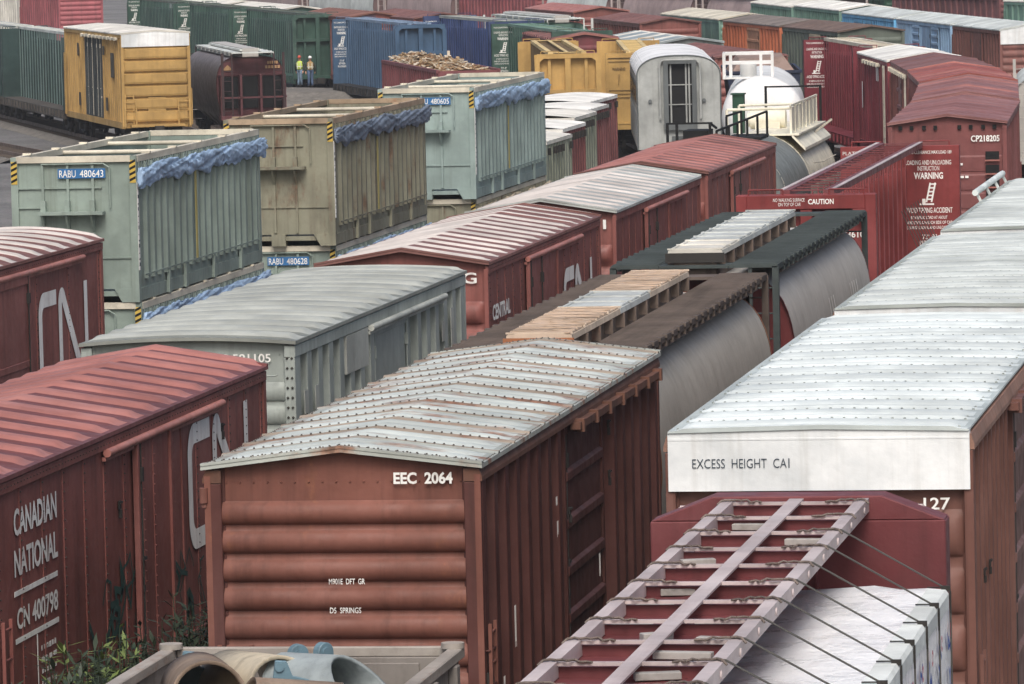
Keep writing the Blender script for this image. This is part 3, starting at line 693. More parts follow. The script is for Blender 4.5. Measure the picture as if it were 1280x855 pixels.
def centerbeam(label, near, rz, L, mat, beam_w=1.1, h=4.62, bh=4.7, W=2.84, post=.75, top_mat=None, rung=1.05, style='plate', sides_mat=None, deckmat=None, letters=None, det=2, group=None, web=True, plate_under=False, bulk_t=.34, tophat=False, posts_white=False, name='centerbeam_car', wpanel=None, rail_w=.2, mid=False, flange=None, body_w=None):
    t = thing(name, label, 'lumber car', centre(near[0], near[1], L, rz), rz, group)
    top_mat = top_mat or mat
    d = MB(); d.box(-W/2, W/2, -L/2, L/2, .98, 1.14)
    for s in (-1, 1):
        d.box(s*(W/2-.12), s*W/2, -L/2+.1, L/2-.1, .72, .978)
        for y in frange(-L/2+.5, L/2-.5, 1.1): d.box(s*(W/2), s*(W/2+.07), y-.07, y+.07, .8, 1.1)
    d.build('deck', deckmat or mat, t)
    for s in (-1, 1):
        b = MB(); y1 = s*L/2; y0 = s*(L/2-bulk_t)
        if style == 'plain':
            b.box(-W/2, W/2, y0, y1, 1.14, h)
            for x in (-W/2, W/2-.08): b.box(x, x+.08, y1, y1+s*.03, 1.14, h)
            for z in (1.2, 3.95): b.box(-W/2+.08, W/2-.08, y1, y1+s*.025, z, z+.07)
        elif style == 'framed':
            b.box(-W/2, W/2, y0, y0+s*.06, 1.14, h-.02)
            b.box(-W/2, -W/2+.2, y0+s*.06, y1, 1.14, h-.3); b.box(W/2-.2, W/2, y0+s*.06, y1, 1.14, h-.3)
            b.prism_y([(-W/2, h-.3), (-W/2+.2, h-.3), (-W/2+.36, h-.18), (W/2-.36, h-.18), (W/2-.2, h-.3), (W/2, h-.3), (W/2-.1, h), (-W/2+.1, h)], y0+s*.06, y1)
            b.box(-.11, .11, y0+s*.061, y1-s*.01, 1.14, h-.18)
            for x in (-.72, .72): b.box(x-.06, x+.06, y0+s*.061, y1-s*.1, 1.14, h-.18)
            b.box(-W/2+.2, W/2-.2, y0+s*.062, y1-s*.05, 3.05, 3.2)
        else:
            b.box(-W/2, W/2, y0, y0+s*.08, 1.14, h)
            b.box(-W/2, -W/2+.22, y0+s*.08, y1, 1.14, h-.01); b.box(W/2-.22, W/2, y0+s*.08, y1, 1.14, h-.01)
            b.box(-W/2+.22, W/2-.22, y0+s*.08, y1, h-.3, h-.01)
            b.box(-.12, .12, y0+s*.08, y1-s*.02, 1.14, h-.3)
            for sx in (-1, 1):
                b.prism_y([(sx*(W/2-.22), h-.3), (sx*(W/2-.5), h-.3), (sx*(W/2-.22), h-.58)][::sx], y0+s*.081, y1)
        if tophat:
            b.prism_y([(-W/2, h), (W/2, h), (beam_w/2+.12, bh+.02), (-beam_w/2-.12, bh+.02)], y0, y1-s*.04)
        bo = b.build('bulkhead', mat, t, bevel=.012 if det > 1 else 0)
        if det > 0:
            g = MB()
            for x0, x1 in ((-W/2+.25, -W/2+.95), (W/2-.95, W/2-.25)):
                g.tube([(x0, y1-s*.1, h-.02), (x0, y1-s*.1, h+.1), (x1, y1-s*.1, h+.1), (x1, y1-s*.1, h-.02)], .018, 6)
            g.build('grab_iron', beam_pink if top_mat is beam_pink else mat, bo)
    yb0, yb1 = -L/2+bulk_t+.004, L/2-bulk_t-.004
    c = MB()
    for s in (-1, 1): c.box(s*(beam_w/2-rail_w), s*beam_w/2, yb0, yb1, bh-.13, bh)
    if mid: c.box(-.07, .07, yb0, yb1, bh-.02, bh+.0)
    ys = frange(yb0+.25, yb1-.25, rung)
    for y in ys: c.bar((-beam_w/2+rail_w, y, bh-.02), (beam_w/2-rail_w, y, bh-.02), .045, .03)
    c.build('beam_top', top_mat, t)
    bw = body_w or beam_w
    v = MB(); fl = MB()
    for y in frange(yb0+.06, yb1-.06, post):
        v.box(-bw/2+.02, bw/2-.02, y-.05, y+.05, 1.14, bh-(.131 if plate_under else .6))
        for s in (-1, 1): fl.box(s*(bw/2-.02), s*(bw/2-.0), y-.07, y+.07, 1.14, bh-.131)
    if web: v.box(-max(.03, bw/2-.1), max(.03, bw/2-.1), yb0+.01, yb1-.01, 1.141, bh-.75)
    if plate_under:
        v.box(-beam_w/2+rail_w-.02, beam_w/2-rail_w+.02, yb0+.01, yb1-.01, bh-.2, bh-.14)
        for y in frange(yb0+.25, yb1-.25, rung): v.box(-beam_w/2+rail_w, beam_w/2-rail_w, y+.03, y+.06, bh-.14, bh-.05)
    v.build('beam_frame', sides_mat or mat, t); fl.build('post_flange', flange or sides_mat or mat, t)
    if wpanel:
        l = MB(); warning_panel(l, L/2-bulk_t-.004, *wpanel); (build_split(l, t) if det > 1 else l.build('lettering', white_letter, t))
    if letters:
        l = MB(); letters(l, L); build_split(l, t)
    gear(t, L, .98)
    return t

# ================================================================ the near rows
def marks(t, L, fn, mat=None, name='lettering'):
    m = MB(); fn(m, L)
    build_split(m, t, mat, name)
def scribble(m, X, a0, a1, z0, z1):
    n = random.randint(4, 7); m.cut()
    for i in range(n):
        a = a0+(a1-a0)*i/n; m.box(X-.002, X, a, a+(a1-a0)/n*random.uniform(.3, .75), z0+(z1-z0)*random.uniform(0, .3), z1)
def cn_emblem(m, X, y0, y1, z0, z1, w=.27):
    a = lambda u: y0+(y1-y0)*u
    m.kinds = m.__dict__.get('kinds', ())+((len(m.f), 'e'),); m.cut()
    zz = lambda v: z0+w/2+(z1-z0-w)*v
    H = z1-z0-w; r = .3
    aw = y1-y0
    P = [(a(.36), zz(1))]
    P += arc(a(.035)+r, zz(1)-r, r, 90, 180)
    P += arc(a(.035)+r, zz(0)+r, r, 180, 270)
    P += arc(a(.435)-r*.8, zz(0)+r*.8, r*.8, -90, 0)
    P += arc(a(.435)+.16, zz(1)-.16, .16, 180, 20, 8)
    P += arc(a(.965)-.16, zz(0)+.16, .16, 200, 360, 8)
    P += [(a(.965), z1)]
    stroke(m, P, w, 'right', X)

# --- rust red box car in the middle
eec = boxcar('rust red boxcar with ribbed end lettered EEC 2064 and grey rust-streaked roof', (-12.0, 63.8), 0, 15.42, he=4.47, rise=.19,
    body=boxcar_red_side, roofm=[shade_grime_steel, rust_seam, steel_grey, paint('bolt_grey', '#5e5a54', .7, rust=.3)], endm=boxcar_red, chordm=paint('rusty_chord', '#6a4535', .7, rust=.4, rustcol='#7d5238', dirt=.35), pitch=.83, pw=.34, pd=.17, rp=1.17,
    rib=[(.02, .1, .03, 2, 1), (.4, .34, .03, .9, 2), (.83, .34, .03, .9, 2)], bolt=((.02,), .11, .015, 1), ep=.325, edep=.085, ezt=4.06,
    doors=[dict(a=7.0, b=10.3, style='ribbed', rp=.55, sides=(1, -1), track=(7.1, 14.9), trackmat=paint('rusty_chord', '#6a4535'), rods=(.1,))])
def f(m, L):
    Y = -L/2+.05
    letter(m, 'EEC  2064', 'end', Y, .58, 1.25, 4.24, 4.375, .035)
    letter(m, 'M901E  DFT  GR', 'end', Y-.075, -.17, .24, 3.125, 3.19, .008); letter(m, 'D5  SPRINGS', 'end', Y-.08, -.165, .19, 2.8, 2.865, .008)
    X = 1.575
    for a, z, h in ((5.62, 3.5, .12), (5.66, 3.2, .2), (2.2, 2.6, .5), (1.3, 1.9, .5), (9.2, 2.4, .3)):
        scribble(m, X, a-L/2, a-L/2+.12, z-h, z)
marks(eec, 15.42, f)

# --- oxide red newsprint box car at the left
L4 = 15.9
cn1 = boxcar('oxide red smooth-sided boxcar numbered CN 400798 with ribbed red roof', (-17.66, 64.1), 0, L4, he=4.28, rise=.26,
    body=maroon, roofm=[shade_red, maroon_roof, rivet_dark], side='panels', pd=.03, pitch=1.13, rp=1.0, rib=[(.5, .52, .06, .95, 1)], rivet_mat=rivet_dark, off=.55,
    doors=[dict(a=7.3, b=9.25, style='smooth', track=(5.64, 12.65), round=True, trackmat=maroon_roof, rods=(.12,), out=.03), dict(a=9.35, b=10.3, style='smooth', rods=(.1,), out=-.055, sides=(1,))])
def f(m, L):
    X = 1.57-.03+.017; o = -64.1-L/2
    letter(m, 'CANADIAN', 'right', X, 65.13+o, 67.26+o, 3.53, 3.85, .028); letter(m, 'NATIONAL', 'right', X, 65.1+o, 67.26+o, 3.06, 3.38, .028)
    m.box(X-.004, X, 65.07+o, 67.22+o, 2.84, 2.9); letter(m, 'CN 400798', 'right', X, 65.15+o, 67.2+o, 2.44, 2.69, .024); m.cut()
    m.box(X-.004, X, 65.07+o, 67.22+o, 2.29, 2.35); m.box(X-.004, X, 66.1+o, 66.14+o, 1.3, 2.28)
    for z in (2.12, 1.98, 1.84, 1.7): scribble(m, X, 66.3+o, 67.1+o, z-.07, z)
    cn_emblem(m, X, 74.72+o, 78.72+o, 2.25, 3.92, .27)
marks(cn1, L4, f)
g = MB(); o = -64.1-L4/2; X = 1.557
graf = flat('graffiti_teal', '#274b45'); 
for k in range(26):
    y = random.uniform(69.2, 75.6); z = random.uniform(1.2, 2.3); P = [(y+o, z)]
    for j in range(5): P.append((P[-1][0]+random.uniform(-.35, .4), P[-1][1]+random.uniform(-.35, .38)))
    stroke(g, P, random.uniform(.03, .1), 'right', X+k*.0004)
g.build('graffiti', graf, cn1)

# --- grey box car
L5 = 15.25
ic = boxcar('pale grey boxcar numbered IC 581105 with rounded ribbed roof and open-post sides', (-17.69, 82.28), 0, L5, he=4.45, rise=.07, arch=True,
    body=ic_grey, roofm=[shade_grey, ic_roof, ic_roof], side='flatposts', pitch=.88, pw=.34, pd=.13, rp=1.0, rib=[(.5, .62, .07, .97, 1)], endst='dread', ep=.32, edep=.06, ezt=3.85, chord=.24,
    doors=[dict(a=6.6, b=9.7, style='panel', track=(5.96, 12.9), round=True, trackmat=ic_roof, sides=(1, -1), rods=(.1, 3.0), rodmat=ic_grey)])
def f(m, L):
    letter(m, 'IC 581105', 'end', -L/2+.055, .42, 1.21, 4.14, 4.265, .015)
marks(ic, L5, f)
m = MB(); o = -82.28-L5/2
m.box(1.44, 1.58, 86.35+o, 88.2+o, 3.62, 4.2); m.build('placard_board', ic_roof, ic)
m = MB()
for y, z in ((83.1, 3.5), (83.95, 3.5), (95.2, 3.6), (96.1, 3.4), (95.2, 2.6), (96.1, 3.75)): m.box(1.565, 1.578, y+o-.14, y+o+.14, z-.17, z+.17)
m.build('data_plate', ic_roof, ic)
m = MB()
for z in frange(1.2, 4.2, .14):
    for x in (1.46, 1.53): m.riv((x, -L5/2-.001, z), (0, -1, 0), .022)
m.build('rivet_row', rivet_dark, ic)

# --- two tall white-roofed box cars and a third
whites = []
for k, (ny, lab, rm, em) in enumerate(((61.08, 'white-topped boxcar marked EXCESS HEIGHT CAR, nearest of its row', white_roof, side_dark_red),
                              (78.95, 'tall boxcar with pale green-white roof directly behind the excess height boxcar', green_roof, tan_red),
                              (96.75, 'farthest tall white-roofed boxcar of the right-hand row, cut by the frame edge', green_roof, tan_red))):
    w = boxcar(lab, (-6.36, ny), 0, 16.05, W=3.26, rov=-.035, he=5.06, rise=.03, skirt=.02, chordm=paint('tan_chord', '#8f6a59', .6, rust=.2, dirt=.2), body=tan_red, roofm=[(shade_green if k else shade_white), rm, paint('faded_bolt', '#98a09c', .7)], endm=tan_red, pitch=.62, pw=.12, pd=.08, rp=1.15,
        rib=[(.02, .22, .035, .97, 1), (.57, .5, .04, .94, 1)], endst='dread', ep=.56, edep=.1, ezt=4.2, band=4.42, top_mat=white_end, bolt=((.16, -.14), .13, .018), group='tall white-topped boxcars', chord=.22,
        doors=[dict(a=5.9, b=10.2, style='ribbed', track=(5.5, 15.2), trackmat=tan_red)], name='tall_boxcar')
    whites.append(w)
def f(m, L):
    letter(m, 'EXCESS  HEIGHT  CA', 'end', -L/2-.034, -1.34, -.335, 4.665, 4.765, -.004)
    m.box(-.316, -.305, -L/2-.034, -L/2-.031, 4.665, 4.765)
marks(whites[0], 16.05, f, stencil)
def f(m, L): letter(m, '127', 'end', -L/2+.03, 1.1, 1.38, 4.2, 4.33, .015)
marks(whites[0], 16.05, f)
m = MB()       # stripes of the stencilled letters' bridges are left to the font
bx = MB(); bx.cyl((-1.7, 1.0, 5.2), (-1.7, 8.0, 5.2), .06, 8)
for y in (1.2, 3.5, 5.7, 7.8): bx.bar((-1.7, y, 5.2), (-1.6, y, 5.0), .05, .05)
bx.build('door_track', white_roof, whites[2])

# --- row of three oxide cars behind the grey one
rows = [((-18.0, 102.0), 14.4, 'oxide red boxcar lettered CENTRAL with white-ribbed brown roof', maroon_roof_worn, bare_rib, 'G'),
        ((-17.93, 118.2), 14.2, 'oxide red boxcar with pale silvery roof and end number 611', paint('silver_roof', '#a9aeaa', .5, rust=.2, dirt=.35, dirtcol='#6e716c', axis='x'), bare_rib, '611'),
        ((-17.95, 134.0), 14.4, 'dull red boxcar with all-red ribbed roof ending at the tank cars', maroon_roof_worn, maroon_roof, '9')]
for k, (nr, L, lab, rm, rb, num) in enumerate(rows):
    b = boxcar(lab, nr, 0, L, W=3.1, he=4.3, rise=.26, body=maroon, roofm=[rm, rb, rivet_dark], side='panels', pd=.03, pitch=.95, rp=1.0, rib=[(.5, .26, .035, .95, 1)], dy=.05, rivet_mat=rivet_dark,
        endst='dread', ep=.5, edep=.13, ezt=3.6, det=2 if k == 0 else 1,
        doors=[dict(a=4.5, b=8.1, style='smooth', track=(4.4, 11.4), round=True, trackmat=maroon_roof, rods=(.15, 1.5), out=.03)], group='boxcars behind the grey boxcar')
    def f(m, L, k=k, num=num):
        letter(m, num, 'end', -L/2+.055, 1.28-.17*len(num.replace(' ', ''))-.02, 1.34, 3.92, 4.12, .02)
        X = 1.552
        if k == 0:
            letter(m, 'CENTRAL', 'right', X, .45-L/2, 2.5-L/2, 3.22, 3.5, .035);
            cn_emblem(m, X, 9.2-L/2, 13.1-L/2, 1.9, 3.56, .27)
        elif k == 1: scribble(m, X, 1.0-L/2, 1.8-L/2, 2.2, 2.4)
        else:
            scribble(m, X, 1.0-L/2, 1.6-L/2, 2.6, 2.9); scribble(m, X, 1.0-L/2, 1.6-L/2, 2.1, 2.4); letter(m, 'CN', 'right', X, 10.6-L/2, 12.4-L/2, 2.0, 3.0, .03)
    marks(b, L, f)

# --- box car at the far left in front of the containers
Lc = 15.4
cn2 = boxcar('oxide red boxcar with large white CN emblem standing before the stacked green containers', (-25.9, 105.9-Lc), 0, Lc, he=4.6, rise=.2, arch=True, body=maroon, roofm=[maroon_roof_worn, bare_rib, rivet_dark], side='panels', pd=.03, pitch=2.5,
    rp=1.0, rib=[(.5, .44, .05, .96, 1)], dy=.05, rivet_mat=rivet_dark, doors=[dict(a=4.5, b=9.3, style='panel', track=(4.2, 13.6), round=True, trackmat=maroon_roof, rods=(4.7,), out=.03)])
def f(m, L):
    o = L/2-105.9; X = 1.557
    cn_emblem(m, X, 100.75+o, 104.6+o, 1.9, 3.92, .27)
    scribble(m, X+.09, 98.5+o, 99.6+o, 2.3, 2.5)
marks(cn2, Lc, f)

# ================================================================ hoppers
def hl(m, L):
    def pt(y, z): pass
    letter(m, 'C', 'right', 1.56, 7.2-L/2, 8.4-L/2, 2.6, 3.3, -.01); letter(m, 'N', 'right', 1.56, 10.6-L/2, 11.9-L/2, 2.6, 3.3, -.01)
h1 = hopper('dirty grey covered hopper with tan and white roof hatches behind the rust red boxcar', (-12.25, 79.75), 0, 16.9, hopper_dirty, rust_orange, walk_brown,
    [(.55, 5.6, hatch_tan, hopper_grey), (5.6, 9.0, hatch_white), (9.0, 13.8, hatch_tan)], zt=4.4)
h2 = hopper('grey covered hopper with dark green running boards and white hatches', (-12.2, 97.3), 0, 16.4, hopper_grey, dk_red, walk_green,
    [(.4, 2.9, dirty_white, hopper_grey), (2.9, 5.2, hatch_white), (5.2, 7.5, hatch_white), (7.5, 9.8, hatch_white), (9.8, 12.1, hatch_white)], zt=4.48)
m = MB()
for (y0, y1) in ((7.3, 8.1), (11.2, 12.4)):
    for a in frange(y0, y1, .4):
        P = []
        for z in frange(2.7, 3.4, .1): P.append((a+.15*(z-2.7), z))
        for (a0, z0), (a1, z1) in zip(P, P[1:]):
            def X(z): return 1.6*max(0, 1-((z-2.55)/(4.48-.22-2.55))**2.22)**.21+.022
            m.add([(X(z0), a0-8.2-.05, z0), (X(z0), a0-8.2+.05, z0), (X(z1), a1-8.2+.05, z1), (X(z1), a1-8.2-.05, z1)], [(0, 1, 2, 3)])
m.build('lettering', white_letter, h2)
m = MB()
for s in (-1, 1):
    m.box(.82, 1.1, -16.9/2+16.55, -16.9/2+16.75, 3.2, 4.3)
m.build('brake_cylinder', rust_orange, h1)

# ================================================================ centre-beam cars
def cb2_letters(m, L):
    Y = -L/2-.004
    letter(m, 'CAUTION', 'end', Y, .05, .57, 4.42, 4.53, .03); letter(m, 'NO WALKING SURFACE', 'end', Y, -.66, -.02, 4.48, 4.55, .0); letter(m, 'ON TOP OF CAR', 'end', Y, -.56, -.1, 4.39, 4.46, .0)
    letter(m, '73610', 'end', -L/2+.24, .72, 1.15, 3.72, 3.86, .02)
    letter(m, 'PLATE F', 'end', L/2-.342, -1.36, -.9, 4.42, 4.5, .0)
cb2 = centerbeam('dark red lumber car with CAUTION and WARNING bulkheads beyond the hoppers', (-12.36, 117.2), 0, 21.9, flat_red, top_mat=beam_red, body_w=.3, wpanel=(.06, 1.3, 4.6), letters=cb2_letters, rung=1.1, post=1.15, web=True, flange=paint('flange_red', '#94494b', .5, dirt=.2))
m = MB()
for s in (-1, 1): m.box(s*.47, s*.56, -21.9/2+.36, 21.9/2-.36, 4.70, 4.715)
m.build('walkway_strip', beam_pink, cb2)
m = MB()
for k in range(9):
    m.cyl((.56, 4.5+k*.62, 3.4), (1.4, 5.3+k*.62, 1.15), .011, 5)
m.build('tie_down_cable', cable_mat, cb2)
cb1 = centerbeam('maroon lumber car loaded with white-wrapped lumber at the lower right corner', (-6.1, 34.6), 0, 22.35, beam_red, beam_w=1.42, h=4.6, bh=4.82, W=2.9, top_mat=beam_pink, rung=1.27, post=1.27, plate_under=True, rail_w=.115, tophat=True, mid=True, body_w=.4, bulk_t=.5)
m = MB()       # chains wrapped on both rails, cables down to the load
ys = frange(-22.35/2+.5+.254, 22.35/2-.5-.254, 1.27)
chain_mat = paint('chain_rust', '#6e625a', .7, rust=.3, dirt=.3)
for y in ys:
    for s in (-1, 1):
        m = MB(); P = [(s*.74, y-.1, 4.80)]
        for j in range(9):
            P.append((s*(.70-.048*j), y-.06+.05*(j % 2)+random.uniform(-.03, .03), 4.836 if j < 6 else 4.82))
        m.tube(P, .0115, 5); m.build('chain', chain_mat, cb1)
for y in ys:
    if y > 8.2: continue
    m = MB(); m.tube([(.60, y, 4.832), (.715, y, 4.825), (1.6, y+.55, 4.225), (1.675, y+.55, 4.1), (1.68, y+.55, 1.15)], .0095, 5)
    m.build('tie_down_cable', cable_mat, cb1)
for y in ys:
    if y > 8.2: continue
    m = MB(); m.box(1.46, 1.61, y+.54, y+.56, 4.212, 4.222); m.box(1.59, 1.675, y+.53, y+.575, 4.18, 4.23); m.box(1.666, 1.682, y+.53, y+.57, 3.98, 4.18)
    m.build('edge_clip', dark_iron, cb1)
for y in ys:
    m = MB(); m.cyl((.711, y-.3, 4.75), (.725, y-.3, 4.75), .035, 8); m.build('rail_bolt', beam_pink, cb1)
# wrapped lumber
ls = thing('lumber_stack', 'white plastic wrapped lumber stack tied down on the maroon lumber car', 'lumber', (-6.1, 45.8, 1.14))
m = MB()
def cross(y):
    j = random.uniform
    e = .0
    return [(.24, y, 0), (.24, y, 3.03+j(-.015, .015)), (.6, y+j(-.05, .05), 3.055+j(-.02, .02)), (.95, y+j(-.05, .05), 3.06+j(-.02, .02)), (1.2, y, 3.05+j(-.012, .012)), (1.45, y, 3.05), (1.58, y, 3.04), (1.625, y, 3.01), (1.645, y, 2.95), (1.65+j(-.012, .012), y, 2.5), (1.645+j(-.015, .015), y, 1.6), (1.64, y, .8), (1.64, y, 0)]
rings = [cross(y) for y in frange(-10.6, 8.5, .35)]
r2 = [(x*.985+.012, 8.62, z*.985) for x, _, z in cross(0)]; r3 = [(.24+(x-.24)*.95+.03, 8.68, z*.95) for x, _, z in cross(0)]
m.loft(rings+[r2, r3], 0, True, True)
m.build('wrapping', wrap, ls)
m = MB()
for y in (-10.25,):
    y1 = 8.3; m = MB()
    m.loft([[(1.46, a, 3.066), (1.635, a, 3.06), (1.663, a, 3.02), (1.663, a, 2.89), (1.656, a, 2.89), (1.65, a, 3.02), (1.63, a, 3.05), (1.46, a, 3.06)] for a in (y, y1)], 0, False)
    m.build('edge_protector', edge_board, ls)
mb_, mr_ = MB(), MB()
for y in frange(-9.5, 8.0, 1.05):
    z = 2.7
    for j in range(5):
        P = [(y+random.uniform(-.1, .1), z-.17*j)]
        for q in range(4): P.append((P[-1][0]+random.uniform(.03, .1), P[-1][1]+random.uniform(-.13, .13)))
        stroke(mb_, P, .045, 'right', 1.672+.0007*j)
    P = arc(y+.35, z-.02, .06, 0, 320, 8); stroke(mr_, P, .035, 'right', 1.6725)
mb_.build('print', ink_blue, ls); mr_.build('print', ink_red, ls)
# loose boards in the beam
for k, (y, x, a, w) in enumerate(((44.0, .2, 14, .42), (45.2, .25, -8, .55), (46.4, -.12, 28, .3), (47.0, -.4, 4, .4), (47.1, .3, 10, .45), (48.3, -.38, -6, .36), (49.4, -.3, 8, .4), (51.6, -.42, 20, .36), (53.2, .38, -5, .42), (54.5, -.28, -9, .38), (46.1, .42, -14, .4))):
    m = MB(); m.box(-w/2.3, w/2.3, -.055, .055, 0, .06); 
    o_ = m.build('loose_board', wood, bevel=.006); o_.location = (-6.1+x, y+.35, 4.69); o_.rotation_euler = (0, 0, math.radians(a))
    tag(o_, 'short grey board end lying in the frame of the maroon lumber car', 'board', 'loose boards in the lumber car frame')

# ================================================================ scrap gondola with pipe pieces
gw = paint('gondola_grey', '#7f7973', .7, rust=.35, rustcol='#7d5f4c', dirt=.35, dirtcol='#4c463f')
t = thing('gondola', 'grey rusty gondola full of pipe scrap in front of the rust red boxcar', 'gondola', (-12.1, 54.85, 0))
Lg, Wg, zt = 15.1, 3.3, 2.6
m = MB()
for s in (-1, 1):
    m.box(s*(Wg/2-.1), s*(Wg/2-.04), -Lg/2, Lg/2, 1.0, zt-.12)
    for y in frange(-Lg/2+.6, Lg/2-.6, 1.4): m.prism_y([(s*(Wg/2-.04), 1.0), (s*(Wg/2+.06), 1.0), (s*(Wg/2+.06), zt-.13), (s*(Wg/2-.04), zt-.13)][::s], y-.1, y+.1)
    m.box(-Wg/2+.1, Wg/2-.1, s*(Lg/2-.12), s*(Lg/2-.06), 1.0, zt-.1)
    m.box(-Wg/2+.5, -.25, s*(Lg/2-.06), s*(Lg/2), 1.2, zt-.2); m.box(.3, Wg/2-.5, s*(Lg/2-.06), s*(Lg/2), 1.2, zt-.2)
    m.box(-1.3, 1.2, s*(Lg/2-.15), s*(Lg/2-.121), 1.6, zt-.16)
m.box(-Wg/2+.1, Wg/2-.1, -Lg/2+.1, Lg/2-.1, .95, 1.05)
m.build('body', gw, t, bevel=.01)
m = MB()
for s in (-1, 1):
    m.box(s*(Wg/2-.13), s*(Wg/2+.03), -Lg/2-.01, Lg/2+.01, zt-.119, zt)
    m.box(-Wg/2+.135, Wg/2-.135, s*(Lg/2-.09), s*(Lg/2), zt-.1, zt+.01)
    for sy in (-1, 1): m.cyl((s*(Wg/2-.08), sy*(Lg/2-.12), zt), (s*(Wg/2-.08), sy*(Lg/2-.12), zt+.06), .13, 10)
m.build('top_rail', paint('gondola_rail', '#9a938b', .65, rust=.6, rustcol='#8f6a50', dirt=.25, dirtcol='#5d554a', axis='y'), t, bevel=.012)
gear(t, Lg, .95)
pipe_pale = paint('pipe_pale', '#b3aca0', .6, rust=.3, rustcol='#7d5c40', dirt=.35, dirtcol='#565049')
pipe_blue = paint('pipe_blue_grey', '#8f9a9c', .55, rust=.25, rustcol='#8a6247', dirt=.35, dirtcol='#50565a')
pipe_brown = paint('pipe_brown', '#8d7a68', .65, rust=.5, rustcol='#73502f', dirt=.35)
bluefin = paint('fin_blue', '#5f7e8c', .5, rust=.15, dirt=.3)
def pipe(label, p, q, r, mat, cut=0.0, rb=None, th=.04, cut2=0.0):
    p = Vector(p); q = Vector(q); c_ = (p+q)/2; o_ = MB(); d = (q-p).normalized(); a = d.cross(Vector((0, 0, 1))).normalized(); b = a.cross(d); n = 28; rb = rb or r
    def ring(P, R, sk): return [P-c_+a*(R*math.cos(2*math.pi*k/n))+b*(R*math.sin(2*math.pi*k/n))+d*(sk*math.sin(2*math.pi*k/n)) for k in range(n)]
    R = [ring(p, r, cut), ring(p+(q-p)*.5, (r+rb)/2, 0), ring(q, rb, cut2), ring(q, rb-th, cut2), ring(p+(q-p)*.5, (r+rb)/2-th, 0), ring(p, r-th, cut)]
    o_.loft(R+[R[0]], 0, True, False)
    ob = o_.build('scrap_pipe', mat, loc=c_); tag(ob, label, 'pipe', 'scrap pipes in the gondola'); return ob
pipe('dark-mouthed tan pipe lying at the left of the gondola load', (-12.62, 59.3, 2.45), (-13.15, 61.2, 2.3), .41, pipe_brown, .1)
pipe('cream pipe lying across the top of the gondola load', (-12.0, 60.15, 2.4), (-12.85, 61.45, 2.3), .4, paint('pipe_cream', '#c5b99f', .6, rust=.15, dirt=.3), .1)
pipe('short brown pipe lying low in the middle of the gondola load', (-12.15, 58.7, 2.42), (-11.2, 59.1, 2.3), .36, pipe_brown, .1)
pipe('large blue-grey pipe with a slanted open mouth at the right of the gondola load', (-12.1, 60.6, 2.3), (-11.05, 60.2, 2.3), .48, pipe_blue, 0, cut2=-.42)
pipe('pale pipe half hidden under the others in the gondola', (-11.5, 56.0, 1.5), (-12.6, 59.5, 1.6), .42, pipe_pale, .1)
for k, (x, y, z, lab) in enumerate(((-13.2, 61.2, 2.55, 'small blue bracket leaning at the left end of the gondola'), (-11.93, 59.9, 2.62, 'blue hooked bracket standing on the brown pipe'), (-11.98, 60.9, 2.72, 'rounded blue lug nearest the middle of the gondola end'), (-11.76, 61.2, 2.7, 'rounded blue-green lug right of the other lug'))):
    m = MB()
    if k < 2: m.prism_y([(-.17, -.2), (.2, -.2), (.26, -.05), (.08, .0), (.02, .16), (-.1, .17), (-.12, .02)], -.03, .03); m.cyl((-.06, -.05, .1), (-.06, .05, .1), .05, 10)
    else:
        m.prism_y([(-.11, -.5), (.11, -.5)]+arc(0, .0, .11, 0, 180, 10), -.05, .05); m.cyl((0, -.07, .0), (0, .07, .0), .06, 10)
    o_ = m.build('metal_bracket', bluefin, bevel=.008); o_.location = (x, y, z); o_.rotation_euler = (0, 0, .3*k); tag(o_, lab, 'bracket', 'blue brackets in the gondola')

